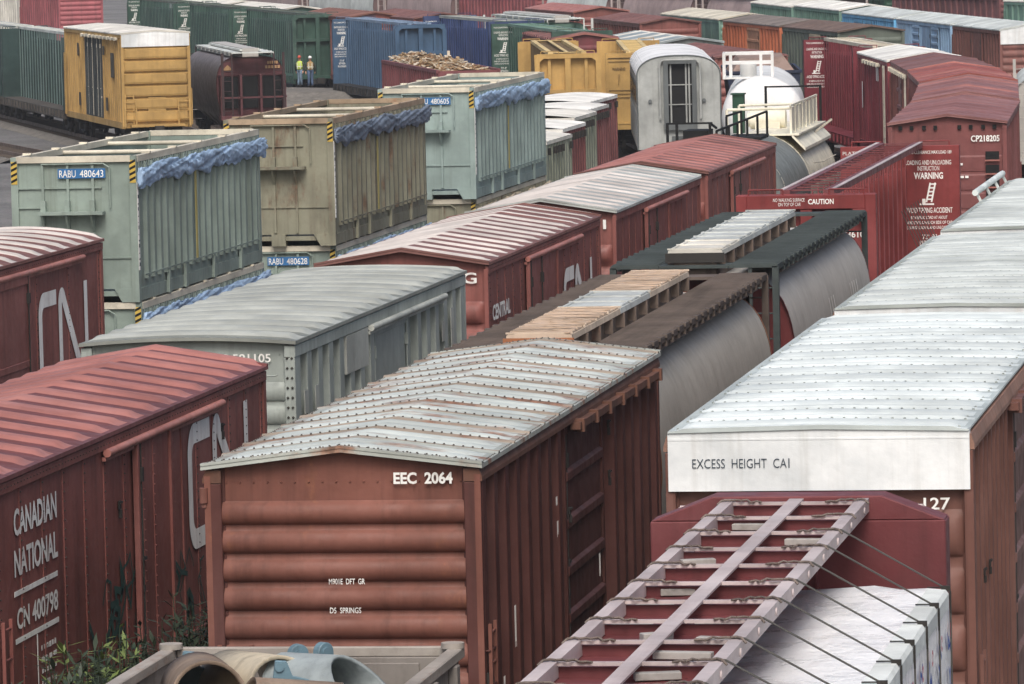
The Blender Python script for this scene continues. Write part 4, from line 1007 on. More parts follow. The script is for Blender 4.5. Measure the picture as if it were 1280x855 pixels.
# ================================================================ open-top containers
def container(label, loc, mat, tarp, number=None, H=2.85, L=12.2, W=2.5, upper=True, bars=True, rust_rail=False):
    t = thing('container', label, 'container', (loc[0], loc[1]+L/2, loc[2]), 0, 'open-top containers in stacks')
    b = MB(); hw = W/2
    b.box(-hw+.06, hw-.06, -L/2+.06, L/2-.06, .12, .22)
    for s in (-1, 1):
        for y in (-L/2, L/2-.16): b.box(s*hw, s*(hw-.14), y, y+.16, 0, H)
        b.box(s*(hw-.03), s*(hw-.07), -L/2+.16, L/2-.16, .22, H-.14)
        b.box(s*(hw+.0), s*(hw-.1), -L/2+.16, L/2-.16, .02, .26)
        for y in frange(-L/2+.75, L/2-.6, .62):
            b.add([(s*(hw-.031), y-.13, .42), (s*(hw+.045), y-.07, .42), (s*(hw+.045), y+.07, .42), (s*(hw-.031), y+.13, .42), (s*(hw-.031), y-.13, H-.14), (s*(hw+.045), y-.07, H-.14), (s*(hw+.045), y+.07, H-.14), (s*(hw-.031), y+.13, H-.14)],
                  [(0, 1, 5, 4), (1, 2, 6, 5), (2, 3, 7, 6), (3, 0, 4, 7), (0, 3, 2, 1)])
        b.box(s*(hw+.05), s*(hw+.065), -L/2+.3, L/2-.3, .5, .53)
        for y in (-L/2+2.6, -L/2+4.2, L/2-5.2, L/2-2.4): b.prism_x([(y-.1, .02), (y+.12, .02), (y+.05, .5), (y-.05, .5)], s*(hw+.0), s*(hw+.06))
        for j in range(int(L/.22)):
            y = -L/2+.2+j*.22
            if y < L/2-.25: b.box(s*(hw-.03), s*(hw+.02), y, y+.07, H-.24, H-.12)
    # near end wall with its frame, far end wall
    b.box(-hw+.14, hw-.14, -L/2+.05, -L/2+.1, .26, H-.1); b.box(-hw+.14, hw-.14, L/2-.1, L/2-.05, .2, H-.1)
    for x in (-.62, -.12, .38): b.box(x-.025, x+.025, -L/2+.0, -L/2+.05, .3, H-.12)
    for z in (H*.3,): b.box(-hw+.14, hw-.14, -L/2+.02, -L/2+.05, z, z+.03)
    for z in (H-1.0, H-.62): b.box(-hw+.14, -.62, -L/2+.015, -L/2+.05, z, z+.025)
    b.box(-hw+.14, .55, -L/2+.01, -L/2+.04, H-.62, H-.59)
    b.tube([(-.62, -L/2-.01, H-.14), (.6, -L/2-.01, H-.14), (.72, -L/2-.01, H-.22), (.72, -L/2-.01, H-1.0)], .018, 6)
    # bottom pockets
    b.prism_y([(-hw+.14, .0), (-.95, 0), (-.8, .26), (-hw+.14, .26)], -L/2+.02, -L/2+.3)
    b.prism_y([(.75, .26), (.9, 0.0), (hw-.14, 0.0), (hw-.14, .26)], -L/2+.02, -L/2+.3); b.box(-.22, .1, -L/2+.02, -L/2+.3, 0, .26)
    b.build('body', mat, t)
    s_ = MB(); s_.box(-.66, .62, -L/2-.28, -L/2, H-1.12, H-1.06)
    for x in (-.6, -.12, .38): s_.box(x-.05, x+.05, -L/2-.12, -L/2, H-1.06, H-.85); s_.bar((x, -L/2-.25, H-1.1), (x, -L/2, H-1.45), .04, .04)
    s_.build('shelf', mat, t)
    r = MB()
    for s in (-1, 1): r.box(s*(hw-.11), s*(hw+.012), -L/2+.1, L/2-.1, H-.12, H)
    r.box(-hw+.115, hw-.115, -L/2-.012, -L/2+.1, H-.11, H+.012); r.box(-hw+.115, hw-.115, L/2-.1, L/2+.012, H-.11, H+.012)
    for s in (-1, 1):
        for y in frange(-L/2+1.2, L/2-1.2, 2.4): r.box(s*(hw-.14), s*(hw+.03), y-.06, y+.06, H, H+.035)
    r.build('top_rail', rail_cream if not rust_rail else paint('rust_rail', '#a58f74', .7, rust=.6, rustcol='#8a5a3a', dirt=.3, axis='y'), t)
    if bars:
        for y in (-L/6, L/6):
            c = MB(); c.cyl((-hw+.1, y, H-.09), (hw-.1, y, H-.09), .045, 8); c.build('cross_bar', rail_cream, t)
    # rolled tarpaulin along the right side
    q = MB(); rings = []; sd_ = random.uniform(0, 90)
    for y in frange(-L/2+.02, L/2+.3, .05):
        n = 30; e = .6 if (y < -L/2+.06 or y > L/2+.24) else 1; ring = []
        big = noise.noise((y*.4, sd_, 0)); pin = .72+.28*abs(math.sin(math.pi*(y+L/2-.8)/3.4))**.5
        for i in range(n):
            a = 2*math.pi*i/n; c_, s_n = math.cos(a), math.sin(a)
            w = noise.noise((y*1.1+1.6*s_n, c_*.6+sd_, s_n*.8))*.5-abs(noise.noise((y*1.6-3.2*s_n, sd_, 3)))*1.5+.25-abs(noise.noise((y*3.4+4*s_n, sd_, 9)))*.5
            k = e*pin*(1+.3*w)
            ring.append((hw+.065+(.075*k)*c_+(.05 if c_ > 0 else 0)*w, y, H-.36+.05*big+.18*k*s_n-(.07*max(0, -s_n)*(1+1.6*noise.noise((y*1.7, sd_, 5))))))
        rings.append(ring)
    q.loft(rings, 0, True, True); q.build('tarpaulin', tarp, t)
    st = MB()
    for y in frange(-L/2+.8, L/2-.8, 3.4): st.loft([[(hw+.06+.066*math.cos(a), yy, H-.38+.11*math.sin(a)) for a in [2*math.pi*i/12 for i in range(12)]] for yy in (y-.02, y+.02)], 0, True, False)
    st.build('strap', flat('strap_dark', '#33425e'), t)
    # hazard plates
    for x in (-hw+.07, hw-.07):
        hp = MB(); hp.box(x-.06, x+.06, -L/2-.01, -L/2, H-.52, H-.08)
        for i in range(4):
            z = H-.5+.11*i; hp.add([(x-.06, -L/2-.012, z), (x+.06, -L/2-.012, z+.06), (x+.06, -L/2-.012, z+.11), (x-.06, -L/2-.012, z+.05)], [(0, 1, 2, 3)], 1)
        hp.build('hazard_plate', [hazard_yellow, black], t)
    ln = MB(); X = hw+.008
    for y in (-L/2+.08, L/2-.4):
        ln.box(X-.01, X, y-.06, y+.06, .62, H-.5)
    lo = ln.build('measuring_strip', white_letter, t)
    tk = MB()
    for y in (-L/2+.08,):
        for i in range(int((H-1.3)/.12)): tk.box(X+.001, X+.003, y-.045, y+random.choice((-.01, .02, .045)), .7+.12*i, .7+.12*i+random.choice((.02, .03, .07)))
    tk.build('tick_mark', stencil, lo)
    ys_ = MB(); ys_.box(hw+.046, hw+.06, -L/2+5.2, -L/2+5.35, .5, H-.5); ys_.build('strap', paint('strap_yellow', '#a89a52', .7, dirt=.3), t)
    if number:
        if number[0]:
            p = MB(); p.box(-.31, .64 if len(number) > 8 else .3, -L/2-.006, -L/2-.002, H-.42, H-.23); p.build('number_plate', plate_blue, t)
            l = MB(); a, n2 = number.split(' '); letter(l, a, 'end', -L/2-.01, -.28, .05, H-.4, H-.26, .004); letter(l, n2, 'end', -L/2-.01, .13, .6, H-.4, H-.26, .004); l.build('lettering', white_letter, t)
    return t
pad = MB(); pad.box(-29, -23.6, 108, 175, -.35, .19); pad.build('concrete_pad', concrete, kind='structure')
container('open-top container numbered RABU 480643 on the left of the upper tier', (-25.97, 110.7, 3.07), cont_green, tarp_blue, 'RABU 480643')
container('lower container with crumpled blue tarpaulin under RABU 480643', (-25.95, 110.75, .2), cont_green, tarp_blue, None)
container('rust-stained olive open-top container, middle of the upper tier', (-25.35, 128.2, 3.07), cont_old, tarp_grey, None, rust_rail=True)
container('lower container numbered 480628 under the rust-stained container', (-25.4, 128.4, .2), cont_green, tarp_blue, 'RABU 480628')
container('pale blue-green open-top container, farthest of the upper tier', (-25.25, 147.3, 3.07), cont_green2, tarp_blue, 'RABU 480605')
container('olive lower container with beige tarpaulin under the pale container', (-25.3, 147.5, .2), cont_old, tarp_beige, None)

# ================================================================ weathered storage boxes
def storage_box(label, x, y0, y1, cols, roofm, W=2.45, H=5.15, sidecols=None):
    L = y1-y0; t = thing('storage_container', label, 'storage container', (x-W/2, (y0+y1)/2, 0), 0, 'weathered boxes behind the containers')
    b = MB(); b.box(-W/2+.03, W/2-.03, -L/2, L/2, -.3, H-.12)
    n = len(cols)
    for i in range(n):
        a = -L/2+L*i/n; e = -L/2+L*(i+1)/n
        b.box(W/2-.03, W/2, a+.02, e-.02, -.3, H-.2, i)
        for y in frange(a+.15, e-.15, .5): b.box(W/2, W/2+.025, y-.03, y+.03, -.3, H-.22, i)
    for xx in frange(-W/2+.2, W/2-.2, .34): b.box(xx-.05, xx+.05, -L/2-.03, -L/2, -.3, H-.2)
    for s in (-1, 1): b.box(s*(W/2-.08), s*(W/2+.03), -L/2-.04, -L/2+.08, -.3, H-.1); b.box(s*(W/2-.08), s*(W/2+.03), L/2-.08, L/2+.04, -.3, H-.1)
    b.build('body', cols, t)
    for (za, zb_) in ((1.9, 1.98),): 
        q = MB(); q.box(-W/2, W/2+.035, -L/2-.045, L/2+.045, za, zb_); q.build('stacking_frame', dark_iron, t)
    r = MB(); r.grid(lambda u, v: (u*(W/2+.05), v, H-.1+.1*(1-u*u)+.012*math.sin(v*9)), frange(-1, 1, .125), frange(-L/2-.06, L/2+.06, .1)); r.box(-W/2-.045, W/2+.045, -L/2-.055, L/2+.055, H-.2, H-.105)
    r.build('roof', roofm, t)
    k = MB()
    for y in frange(-L/2+.3, L/2-.3, .55):
        if random.random() < .75: k.box(W/2+.03, W/2+.1, y-.08, y+.08, H-.5, H-.3)
    k.build('bracket', dark_iron, t)
    return t
grn_w = paint('peeling_green', '#8f9582', .75, rust=.3, rustcol='#6f5c42', dirt=.45, dirtcol='#4f4c3e', chalk=.3); red_w = paint('peeling_red', '#8a4f4c', .7, rust=.2, dirt=.4, dirtcol='#4a2f2c', chalk=.2)
roof_w = paint('bleached_roof', '#e4e2da', .6, rust=.06, dirt=.15, dirtcol='#a09a8c', axis='x')
storage_box('peeling grey-green storage box, nearest of the weathered boxes', -24.39, 162.0, 166.9, [grn_w], dirty_white, H=3.99)
storage_box('storage box with dull red side and white roof, second of the weathered boxes', -24.75, 167.6, 172.2, [red_w], roof_w, H=4.11)
storage_box('grey-green storage box with grey roof, third of the weathered boxes', -25.16, 172.8, 177.5, [grn_w], dirty_white, H=4.23)
storage_box('narrow red storage box with cream roof, fourth of the weathered boxes', -25.63, 178.3, 183.6, [red_w], roof_w, H=4.23)
storage_box('red storage box with the highest white roof, farthest of the weathered boxes', -26.45, 184.6, 191.6, [red_w, red_w], roof_w, H=4.25)

# ================================================================ curving maroon string at the right
def plain(label, near, rz, L, body, roofm, he=4.4, W=3.1, doors=(), det=1, group=None, endm=None, **k):
    k.setdefault('dy', .12); k.setdefault('pitch', .8); k.setdefault('rise', .26)
    return boxcar(label, near, rz, L, W=W, he=he, body=body, roofm=[roofm, k.pop('ribm', roofm), rivet_dark], endm=endm, doors=doors, det=det, group=group, **k)
cpr = paint('plum_roof', '#8e5b57', .55, rust=.15, dirt=.3, dirtcol='#543936', axis='x', chalk=.2)
cp_m = paint('plum_end', '#7d4442', .55, rust=.08, dirt=.25, dirtcol='#4a2a28', chalk=.15)
cp = plain('plum red boxcar with flat end numbered CP 218205 and row of dark roof vents', (-12.52, 154.95), 2.6, 15.0, cp_m, cpr, he=4.5, W=3.14, endst='slat', ep=.52, edep=.02, ezt=3.62, rib=[(.02, .1, .04, 2, 0), (.6, .4, .03, .9, 0)], rp=1.9, rise=.22)
m = MB(); Y = -7.5+.052
letter(m, 'CP218205', 'end', Y, .62, 1.38, 3.98, 4.15, .03)
for i, (z, w) in enumerate(((3.36, .34), (3.02, .5), (2.12, .22))): 
    for j in range(4): m.box(.08+j*w/4, .08+j*w/4+w*.17, Y-.03, Y-.026, z, z+.06)
m.build('lettering', white_letter, cp)
m = MB()
for x in (-1.25, -.95, -.62, -.32, .32, .62, .95, 1.25): m.box(x-.05, x+.05, Y-.012, Y+.01, 4.32, 4.43)
m.build('vent', black, cp)
m = MB()
for z in frange(1.7, 3.5, .36): m.box(1.0, 1.36, Y-.05, Y-.02, z, z+.22)
m.build('ladder_recess', black, cp)  # black plates on the flat end stand for shade inside the ladder niche
m = MB()
for z in frange(1.7, 3.5, .36): m.box(.98, 1.38, Y-.09, Y-.05, z-.04, z)
m.build('ladder', maroon_roof, cp)
red_roof = paint('brick_red_roof', '#9a4b3c', .5, rust=.15, rustcol='#7d4a33', dirt=.2, dirtcol='#5d322a', axis='x', chalk=.15)
dkplum = paint('dull_plum_roof', '#7d524d', .6, rust=.2, dirt=.3, dirtcol='#4d3532', axis='x')
plain('plum red boxcar with wide pink-edged roof directly behind CP 218205', (-13.28, 171.0), 4.0, 15.4, cp_m, cpr, he=4.5, rib=[(.02, .12, .05, 2, 1), (1.4, .5, .03, .9, 0)], rp=2.6, ribm=maroon_roof)
plain('boxcar with brick red roof in the curving string', (-14.46, 187.8), 6.8, 12.0, cp_m, red_roof, he=4.5, rib=[(.02, .14, .05, 2, 1), (2, .3, .03, .9, 0)], rp=4, ribm=maroon_roof)
c4 = plain('boxcar with dark plum roof and pale gutter next to the white-roofed car', (-15.97, 200.5), 8.2, 11.0, maroon, dkplum, he=4.5, rib=[(.02, .14, .05, 2, 1)], rp=3.6, ribm=maroon_roof, doors=[dict(a=4, b=7, style='ribbed', sides=(-1, 1), track=(1, 10.5), trackmat=rail_cream)])
wl = paint('pale_ladder', '#d0c9b8', .6, dirt=.2)
ladder(c4, -1.6, -4.6, -4.1, 1.2, 4.2, wl, st=.4)
c5 = plain('crimson boxcar with plain white roof in the curving string', (-17.75, 212.3), 10.6, 12.0, crimson, roof_w, he=4.5, rib=[(.02, .08, .02, 2, 0)], rp=2, doors=[dict(a=3.2, b=6.2, style='vertical', sides=(-1, 1), track=(3, 9), trackmat=rail_cream)])
ladder(c5, -1.62, -5.4, -4.9, 1.2, 4.2, wl, st=.45)
m = MB()
for (y, z) in ((-2.0, 3.9), (-2.6, 3.9), (3.9, 3.2), (3.9, 2.7)): m.box(-1.585, -1.58, y-.12, y+.12, z-.25, z+.25)
m.build('lettering', white_letter, c5)
centerbeam('crimson lumber car with white WARNING lettering at the far end of the curving string', (-20.4, 225.4), 13.5, 14.8, crimson, top_mat=rail_cream, sides_mat=crimson, flange=paint('crimson_edge', '#98424d', .55, dirt=.2), wpanel=(-1.38, -.4, 4.62, .9, False), rung=1.4, post=.7, det=1, beam_w=1.2)
hopper('silver grey covered hopper at the right edge beside the curving string', (-12.6, 202.5), 4, 16.5, pale_hopper, hopper_grey, hopper_grey, [(1, 15, hopper_grey)], zt=4.3, r=1.55, det=1, boardless=True)

# ================================================================ tank cars
def tank(label, near, rz, L, zc, r, body, headm, group='white tank cars'):
    t = thing('tank_car', label, 'tank car', centre(near[0], near[1], L, rz), rz, group)
    prof = [(0, 0), (.04, .3), (.12, .55), (.26, .78), (.45, .92), (.65, .985), (.9, 1)]
    m = MB(); n = 36; rings = []
    for d, k in prof: rings.append([(r*max(k, .001)*math.cos(2*math.pi*i/n), -L/2+d, zc+r*max(k, .001)*math.sin(2*math.pi*i/n)) for i in range(n)])
    for y in frange(-L/2+1.2, L/2-1.2, 1.2): rings.append([(r*math.cos(2*math.pi*i/n), y, zc+r*math.sin(2*math.pi*i/n)) for i in range(n)])
    for d, k in prof[::-1]: rings.append([(r*max(k, .001)*math.cos(2*math.pi*i/n), L/2-d, zc+r*max(k, .001)*math.sin(2*math.pi*i/n)) for i in range(n)])
    m.loft(rings, 0, True, False)
    m.build('tank_body', body, t)
    m = MB()
    for y in (-L/2+.95, L/2-.95, 0): m.loft([[((r+.015)*math.cos(2*math.pi*i/n), yy, zc+(r+.015)*math.sin(2*math.pi*i/n)) for i in range(n)] for yy in (y-.06, y+.06)], 0, True, False)
    for s in (-1, 1): m.box(-.9, .9, s*(L/2-2.2), s*(L/2-1.0), .9, zc-r*.72)
    m.box(-.35, .35, -L/2-.3, L/2+.3, .72, .98); 
    m.build('tank_band', headm, t)
    gear(t, L+1.2, 1.0)
    return t, L
tk2, L = tank('large cream-white tank car with sooty grey near end, cream walkway and black stair', (-17.93, 150.3), .8, 17, 2.66, 1.5, tank_cream, tank_cream)
m = MB(); n = 40; zc, r = 2.66, 1.512   # the grey near section of the shell
m.loft([[(r*k*math.cos(2*math.pi*i/n), -8.5+d-.004, zc+r*k*math.sin(2*math.pi*i/n)) for i in range(n)] for d, k in [(0, .02), (.04, .3), (.12, .55), (.26, .78), (.45, .92), (.65, .985), (.9, 1), (3, 1), (5.5, 1), (7.9, 1)]], 0, True, False); m.build('end_jacket', tank_grey, tk2)
Yt = lambda y: y-158.8      # world y to the car's own y
m = MB()       # black stair and railings on top of the near end
for x, y in ((-.62, 154.2), (-.36, 154.9), (-.2, 155.6), (0, 156.2), (.22, 156.8), (.42, 157.4), (-.3, 157.6), (-.6, 156.6)):
    m.box(x-.03, x+.03, Yt(y)-.03, Yt(y)+.03, 3.85, 4.42+.14*(y-154.2)/1.2)
m.bar((-.62, Yt(154.2), 4.42), (.42, Yt(157.4), 4.8), .05, .05); m.bar((-.6, Yt(156.6), 4.72), (-.3, Yt(157.6), 4.8), .05, .05)
m.box(-.5, .45, Yt(155.2), Yt(157.6), 4.14, 4.19); m.prism_y([(-.3, 3.75), (.3, 3.5), (.42, 4.14), (-.48, 4.14)], Yt(155.0), Yt(155.3))
m.build('stair_platform', black, tk2)
m = MB()
for x in (-1.75, -1.5, -.62): m.box(x-.035, x+.035, Yt(152.6)-.035, Yt(152.6)+.035, 3.6, 4.72)
m.box(-1.35, -.68, Yt(152.7), Yt(153.9), 3.7, 4.5)
for z in (4.7,): m.bar((-1.75, Yt(152.6), z), (-.55, Yt(152.6), z), .05, .05); m.bar((-.62, Yt(152.6), z), (-.62, Yt(154.2), z-.2), .05, .05)
m.box(-1.8, -.5, Yt(152.5), Yt(154.0), 3.62, 3.69); m.build('railed_platform', black, tk2)
m = MB(); m.box(-1.3, -.98, Yt(165), Yt(165.4), 3.9, 5.0); m.box(-1.35, -.95, Yt(164.95), Yt(165.45), 5.0, 5.04); m.build('locker', sign_green, tk2)
m = MB()       # cream walkway with its slatted side fence and the light apron on the right shoulder
m.box(.35, 1.2, Yt(158.4), Yt(166.8), 4.09, 4.14)
for y in frange(158.6, 166.4, 1.1): m.box(.93, .99, Yt(y)-.04, Yt(y)+.04, 4.14, 4.9)
for y0, y1 in ((158.6, 161.2), (161.3, 163.9), (164.0, 166.5)): m.box(.95, .97, Yt(y0), Yt(y1), 4.2, 4.84)
m.bar((.96, Yt(158.5), 4.9), (.96, Yt(166.6), 4.9), .05, .05)
m.add([(1.0, Yt(158.4), 4.12), (1.36, Yt(158.4), 3.75), (1.36, Yt(166.5), 3.75), (1.0, Yt(166.5), 4.12), (1.0, Yt(158.4), 4.04), (1.36, Yt(158.4), 3.67), (1.36, Yt(166.5), 3.67), (1.0, Yt(166.5), 4.04)], [(0, 1, 2, 3), (0, 4, 5, 1), (1, 5, 6, 2), (3, 2, 6, 7)])
m.build('walkway', tank_cream, tk2)
m = MB(); m.cyl((-.55, Yt(162.6), 4.38), (.45, Yt(162.6), 4.38), .27, 16); m.cyl((-.62, Yt(162.6), 4.38), (-.55, Yt(162.6), 4.38), .2, 12); m.box(-.4, .3, Yt(162.3), Yt(162.9), 4.0, 4.3)
m.tube([(-1.05, Yt(161), 3.8), (-1.05, Yt(161), 4.72), (.9, Yt(161.6), 4.72)], .045, 6); m.tube([(-.95, Yt(163.4), 3.9), (-.95, Yt(163.4), 4.75), (.9, Yt(163.8), 4.75)], .04, 6)
m.build('top_fitting', tank_cream, tk2)
m = MB()
for x in (-.6, .98): m.box(x-.035, x+.035, Yt(167.6), Yt(167.67), 4.0, 5.15)
m.bar((-.6, Yt(167.6), 5.12), (.98, Yt(167.6), 5.12), .05, .05); m.build('guard_frame', black, tk2)
m = MB(); m.tube([(1.5, Yt(159.2), 3.3), (1.62, Yt(161), 3.25), (1.62, Yt(165), 3.25)], .015, 5); m.bar((1.15, Yt(163.6), 3.95), (1.62, Yt(163.9), 4.3), .05, .05); m.build('hand_rail', rail_cream, tk2)
tk1, L = tank('round-ended pure white tank car with white railed platform on top, beside the silver coach', (-22.8, 202.6), 6, 14, 2.85, 1.46, tank_white, tank_white)
m = MB()
for x in (-1.35, -1.12, -.05, .35):
    for y in (-5.6, -4.0): m.box(x-.045, x+.045, y-.045, y+.045, 4.2, 5.12)
for z in (5.08, 4.75):
    for y in (-5.6, -4.0): m.bar((-1.35, y, z), (.35, y, z), .08, .08)
    for x in (-1.35, .35): m.bar((x, -5.6, z), (x, -4.0, z), .08, .08)
m.box(-1.4, .4, -5.7, -3.9, 4.2, 4.27); m.cyl((-.5, -4.8, 4.27), (-.5, -4.8, 4.7), .3, 14)
m.build('railed_platform', tank_white, tk1)
t = thing('ballast_hopper', 'dark blue hopper car with brown sloping load peeping out behind the white tank car', 'hopper car', centre(-25.5, 227.2, 9, 8), 8)
m = MB(); navy_d = paint('dark_navy', '#25304a', .6, dirt=.3)
m.loft([[(-1.45, -4.5, 3.75), (1.45, -4.5, 3.75), (1.45, 4.5, 3.75), (-1.45, 4.5, 3.75)], [(-1.3, -4.4, 2.5), (1.3, -4.4, 2.5), (1.3, 4.4, 2.5), (-1.3, 4.4, 2.5)], [(-.8, -3, 1.3), (.8, -3, 1.3), (.8, 3, 1.3), (-.8, 3, 1.3)]], 0, False, False)
for x in (-1.45, 1.45): m.box(x-.05, x+.05, -4.55, 4.55, 3.65, 3.76)
for y in (-4.5, 4.5): m.box(-1.39, 1.39, y-.05, y+.05, 3.65, 3.76)
m.box(-1.3, 1.3, -4.6, 4.6, .95, 1.2); m.build('body', navy_d, t)
m = MB(); m.loft([[(-1.3, -4.1, 3.6), (1.3, -4.1, 3.6), (1.3, 4.1, 3.6), (-1.3, 4.1, 3.6)], [(-.9, -3, 4.2), (.85, -3, 4.25), (.9, 3, 4.25), (-.9, 3, 4.2)]], 0, False, True); m.build('load', paint('brown_load', '#8d776c', .9, dirt=.3), t)
gear(t, 9, .95)

# ================================================================ passenger coach
t = thing('passenger_coach', 'old silver grey passenger coach with white roof and a barred end door window', 'coach', centre(-27.98, 220.2, 17.5, 8.5), 8.5)
Lk, hw, He = 17.5, 1.6, 4.62
def csec(k=1.0, z0=1.05):
    P = [(-hw*k, z0), (-hw*k, 3.85)]+[(hw*k*math.copysign(abs(math.cos(math.radians(a)))**.7, math.cos(math.radians(a))), 3.85+(He-3.85)*k*math.sin(math.radians(a))**.95) for a in range(172, 5, -8)]+[(hw*k, 3.85), (hw*k, z0)]
    return P
m = MB(); P = csec(); b = [p for p in P if p[1] <= 3.86]
m.box(-hw, -hw+.05, -Lk/2, Lk/2, 1.05, 3.85); m.box(hw-.05, hw, -Lk/2, Lk/2, 1.05, 3.85)
for z in frange(1.2, 2.4, .1): 
    for s in (-1, 1): m.box(s*hw, s*(hw+.02), -Lk/2+.1, Lk/2-.1, z, z+.05)
m.build('body', coach_grey, t)
m = MB()
for s in (-1, 1): m.box(s*hw, s*(hw+.012), -Lk/2+.3, Lk/2-.3, 2.75, 3.6)
m.build('window_band', coach_dark, t)
for s in (-1, 1):
    for y in frange(-Lk/2+1.5, Lk/2-1.5, 1.6):
        m = MB(); m.box(s*(hw+.012), s*(hw+.02), y-.5, y+.5, 2.85, 3.45); m.build('window', paint('coach_glass', '#20262a', .2, dirt=.1), t)
m = MB(); arcp = [p for p in P if p[1] >= 3.84]
m.loft([[(x, y, z) for x, z in arcp] for y in frange(-Lk/2-.02, Lk/2+.02, .6)], 0, True, False, False)
for k in range(8):
    a = math.radians(176-5*k)
    for s in (1, -1): m.bar((s*hw*abs(math.cos(a))**.7*1.004, -Lk/2, 3.85+(He-3.85)*math.sin(a)**.95), (s*hw*abs(math.cos(a))**.7*1.004, Lk/2, 3.85+(He-3.85)*math.sin(a)**.95), .035, .03)
m.build('roof', coach_white, t)
for s in (-1, 1):
    m = MB(); Y = s*(Lk/2)
    Pin = csec(.985)
    # end wall with a real opening for the door
    dx0, dx1, dz0, dz1 = -.42, .52, 2.0, 4.32
    m.box(-hw+.02, dx0, Y, Y-s*.06, 1.05, 3.85); m.box(dx1, hw-.02, Y, Y-s*.06, 1.05, 3.85); m.box(dx0, dx1, Y, Y-s*.06, 1.05, dz0)
    up = [p for p in Pin if p[1] >= 3.84]
    L_ = [(x, z) for x, z in up if x <= dx0]; R_ = [(x, z) for x, z in up if x >= dx1]; M_ = [(x, z) for x, z in up if dx0 < x < dx1]
    zl = lambda x: 3.85+(He-3.85)*.985*math.sin(math.acos(max(-1, min(1, math.copysign(abs(x/(hw*.985))**(1/.7), x)))))**.95
    m.prism_y([(dx0, 3.851), (-hw+.03, 3.851)]+L_[1:]+[(dx0, zl(dx0))], Y, Y-s*.06); m.prism_y([(dx1, 3.851), (dx1, zl(dx1))]+R_[:-1]+[(hw-.03, 3.851)], Y, Y-s*.06)
    m.prism_y([(dx0, dz1), (dx0, zl(dx0))]+M_+[(dx1, zl(dx1)), (dx1, dz1)], Y, Y-s*.06)
    for x in (-.62, .75): m.box(x-.015, x+.015, Y+s*.004, Y+s*.02, 1.05, 2.0)
    eo = m.build('end_wall', coach_grey, t)
    m = MB()
    for a, bq in ((dx0-.16, dx0+.02), (dx1-.02, dx1+.16)): m.box(a, bq, Y+s*.003, Y+s*.16, dz0-.14, dz1+.1)
    m.box(dx0-.16, dx1+.16, Y+s*.003, Y+s*.14, dz1-.02, dz1+.12); m.box(dx0-.16, dx1+.16, Y+s*.003, Y+s*.18, dz0-.22, dz0+.02)
    m.build('door_frame', coach_dark, eo)
    m = MB(); m.tube([(x, Y+s*.1, z) for x, z in [(dx0-.3, 2.2), (dx0-.3, 4.2)]+[(dx0-.3+.16-.16*math.cos(math.radians(q)), 4.2+.25*math.sin(math.radians(q))) for q in (30, 60, 90)]+[(dx1+.14, 4.45), (dx1+.28, 4.3), (dx1+.3, 4.1), (dx1+.3, 2.2)]], .05, 6); m.build('door_hood', coach_grey, eo)
    m = MB()
    m.box(dx0+.02, dx1-.02, Y-s*.1, Y-s*.08, dz0, dz1); m.build('door_pane', black, eo)
    m = MB()
    for z in (2.75, 3.5): m.box(dx0+.02, dx1-.02, Y-s*.07, Y-s*.03, z-.02, z+.02)
    for x in (dx0+.12, .28, .4): m.box(x-.03, x+.03, Y-s*.07, Y-s*.02, dz0, dz1)
    m.build('door_bar', coach_grey, eo)
    m = MB()
    for x in (-1.1, .95): m.cyl((x, Y, 2.9), (x, Y+s*.08, 2.9), .07, 10)
    m.cyl((.2, Y, 1.5), (.2, Y+s*.3, 1.5), .1, 10); m.box(-.3, .45, Y, Y+s*.2, 1.15, 1.55)
    m.build('end_lamp', coach_dark, eo)
m = MB(); m.tube([(x*1.0, -Lk/2-.0, z) for x, z in csec(.995)], .03, 6); m.build('end_trim', coach_dark, t)
gear(t, Lk, 1.05)

# ================================================================ yellow lumber cars
def ylett(m, L):
    Y = -L/2-.034
    letter(m, 'WARNING', 'end', Y, -1.15, -.6, 3.45, 3.58, .02)
    m.bar((-.9, Y, 2.85), (-.86, Y, 3.3), .01, .12); 
    for z in (2.6, 2.45, 2.3, 3.8, 3.95): m.box(-1.3, -.4, Y-.002, Y, z, z+.03)
y1 = centerbeam('yellow lumber car with framed end bulkhead above the weathered boxes', (-33.1, 226.2), 10.6, 21.0, yellow, h=4.6, bh=4.66, W=2.6, beam_w=1.5, style='framed', top_mat=yellow_roof, plate_under=True, sides_mat=paint('brown_yellow', '#6d5a3c', .7, dirt=.4), mid=True, rung=40, det=1, web=False)
y2 = centerbeam('second yellow lumber car half hidden by the silver coach', (-32.3, 241.4), 9, 21.0, yellow, h=4.16, bh=4.22, W=2.84, style='plain', top_mat=yellow_roof, det=1, rung=1.3, wpanel=None)
m = MB(); ylett(m, 21.0); m.build('lettering', paint('brown_ink', '#5c4623', .7, dirt=.1), y2)

# ================================================================ far left
yb = boxcar('yellow boxcar with white end band and dark open double door', (-55.55, 253.4), 21, 18.4, W=3.1, he=5.15, rise=.12, body=yellow, roofm=[dirty_white, dirty_white, rivet_dark], pitch=.62, pw=.2, pd=.11, endst='slat', ep=.52, edep=.14, ezt=4.5, band=4.55, top_mat=white_end, dy=.15, det=1,
    doors=[dict(a=6.2, b=11.6, style='vertical', mat=paint('door_blue_black', '#2c3438', .5, dirt=.5, dirtcol='#6d7472'), rods=(.4, 1.4, 3.0, 4.4), rodmat=rail_cream, sides=(-1, 1), track=(1, 12), trackmat=rail_cream)])
m = MB()
for y, z, w, h in ((-6.6, 3.7, .5, .55), (4.4, 4.2, .3, .3), (-3.9, 4.3, .3, .2), (4.2, 1.9, .3, .3), (-4.6, 1.9, .3, .3)): m.box(-1.575, -1.57, y-w, y+w, z-h, z+h)
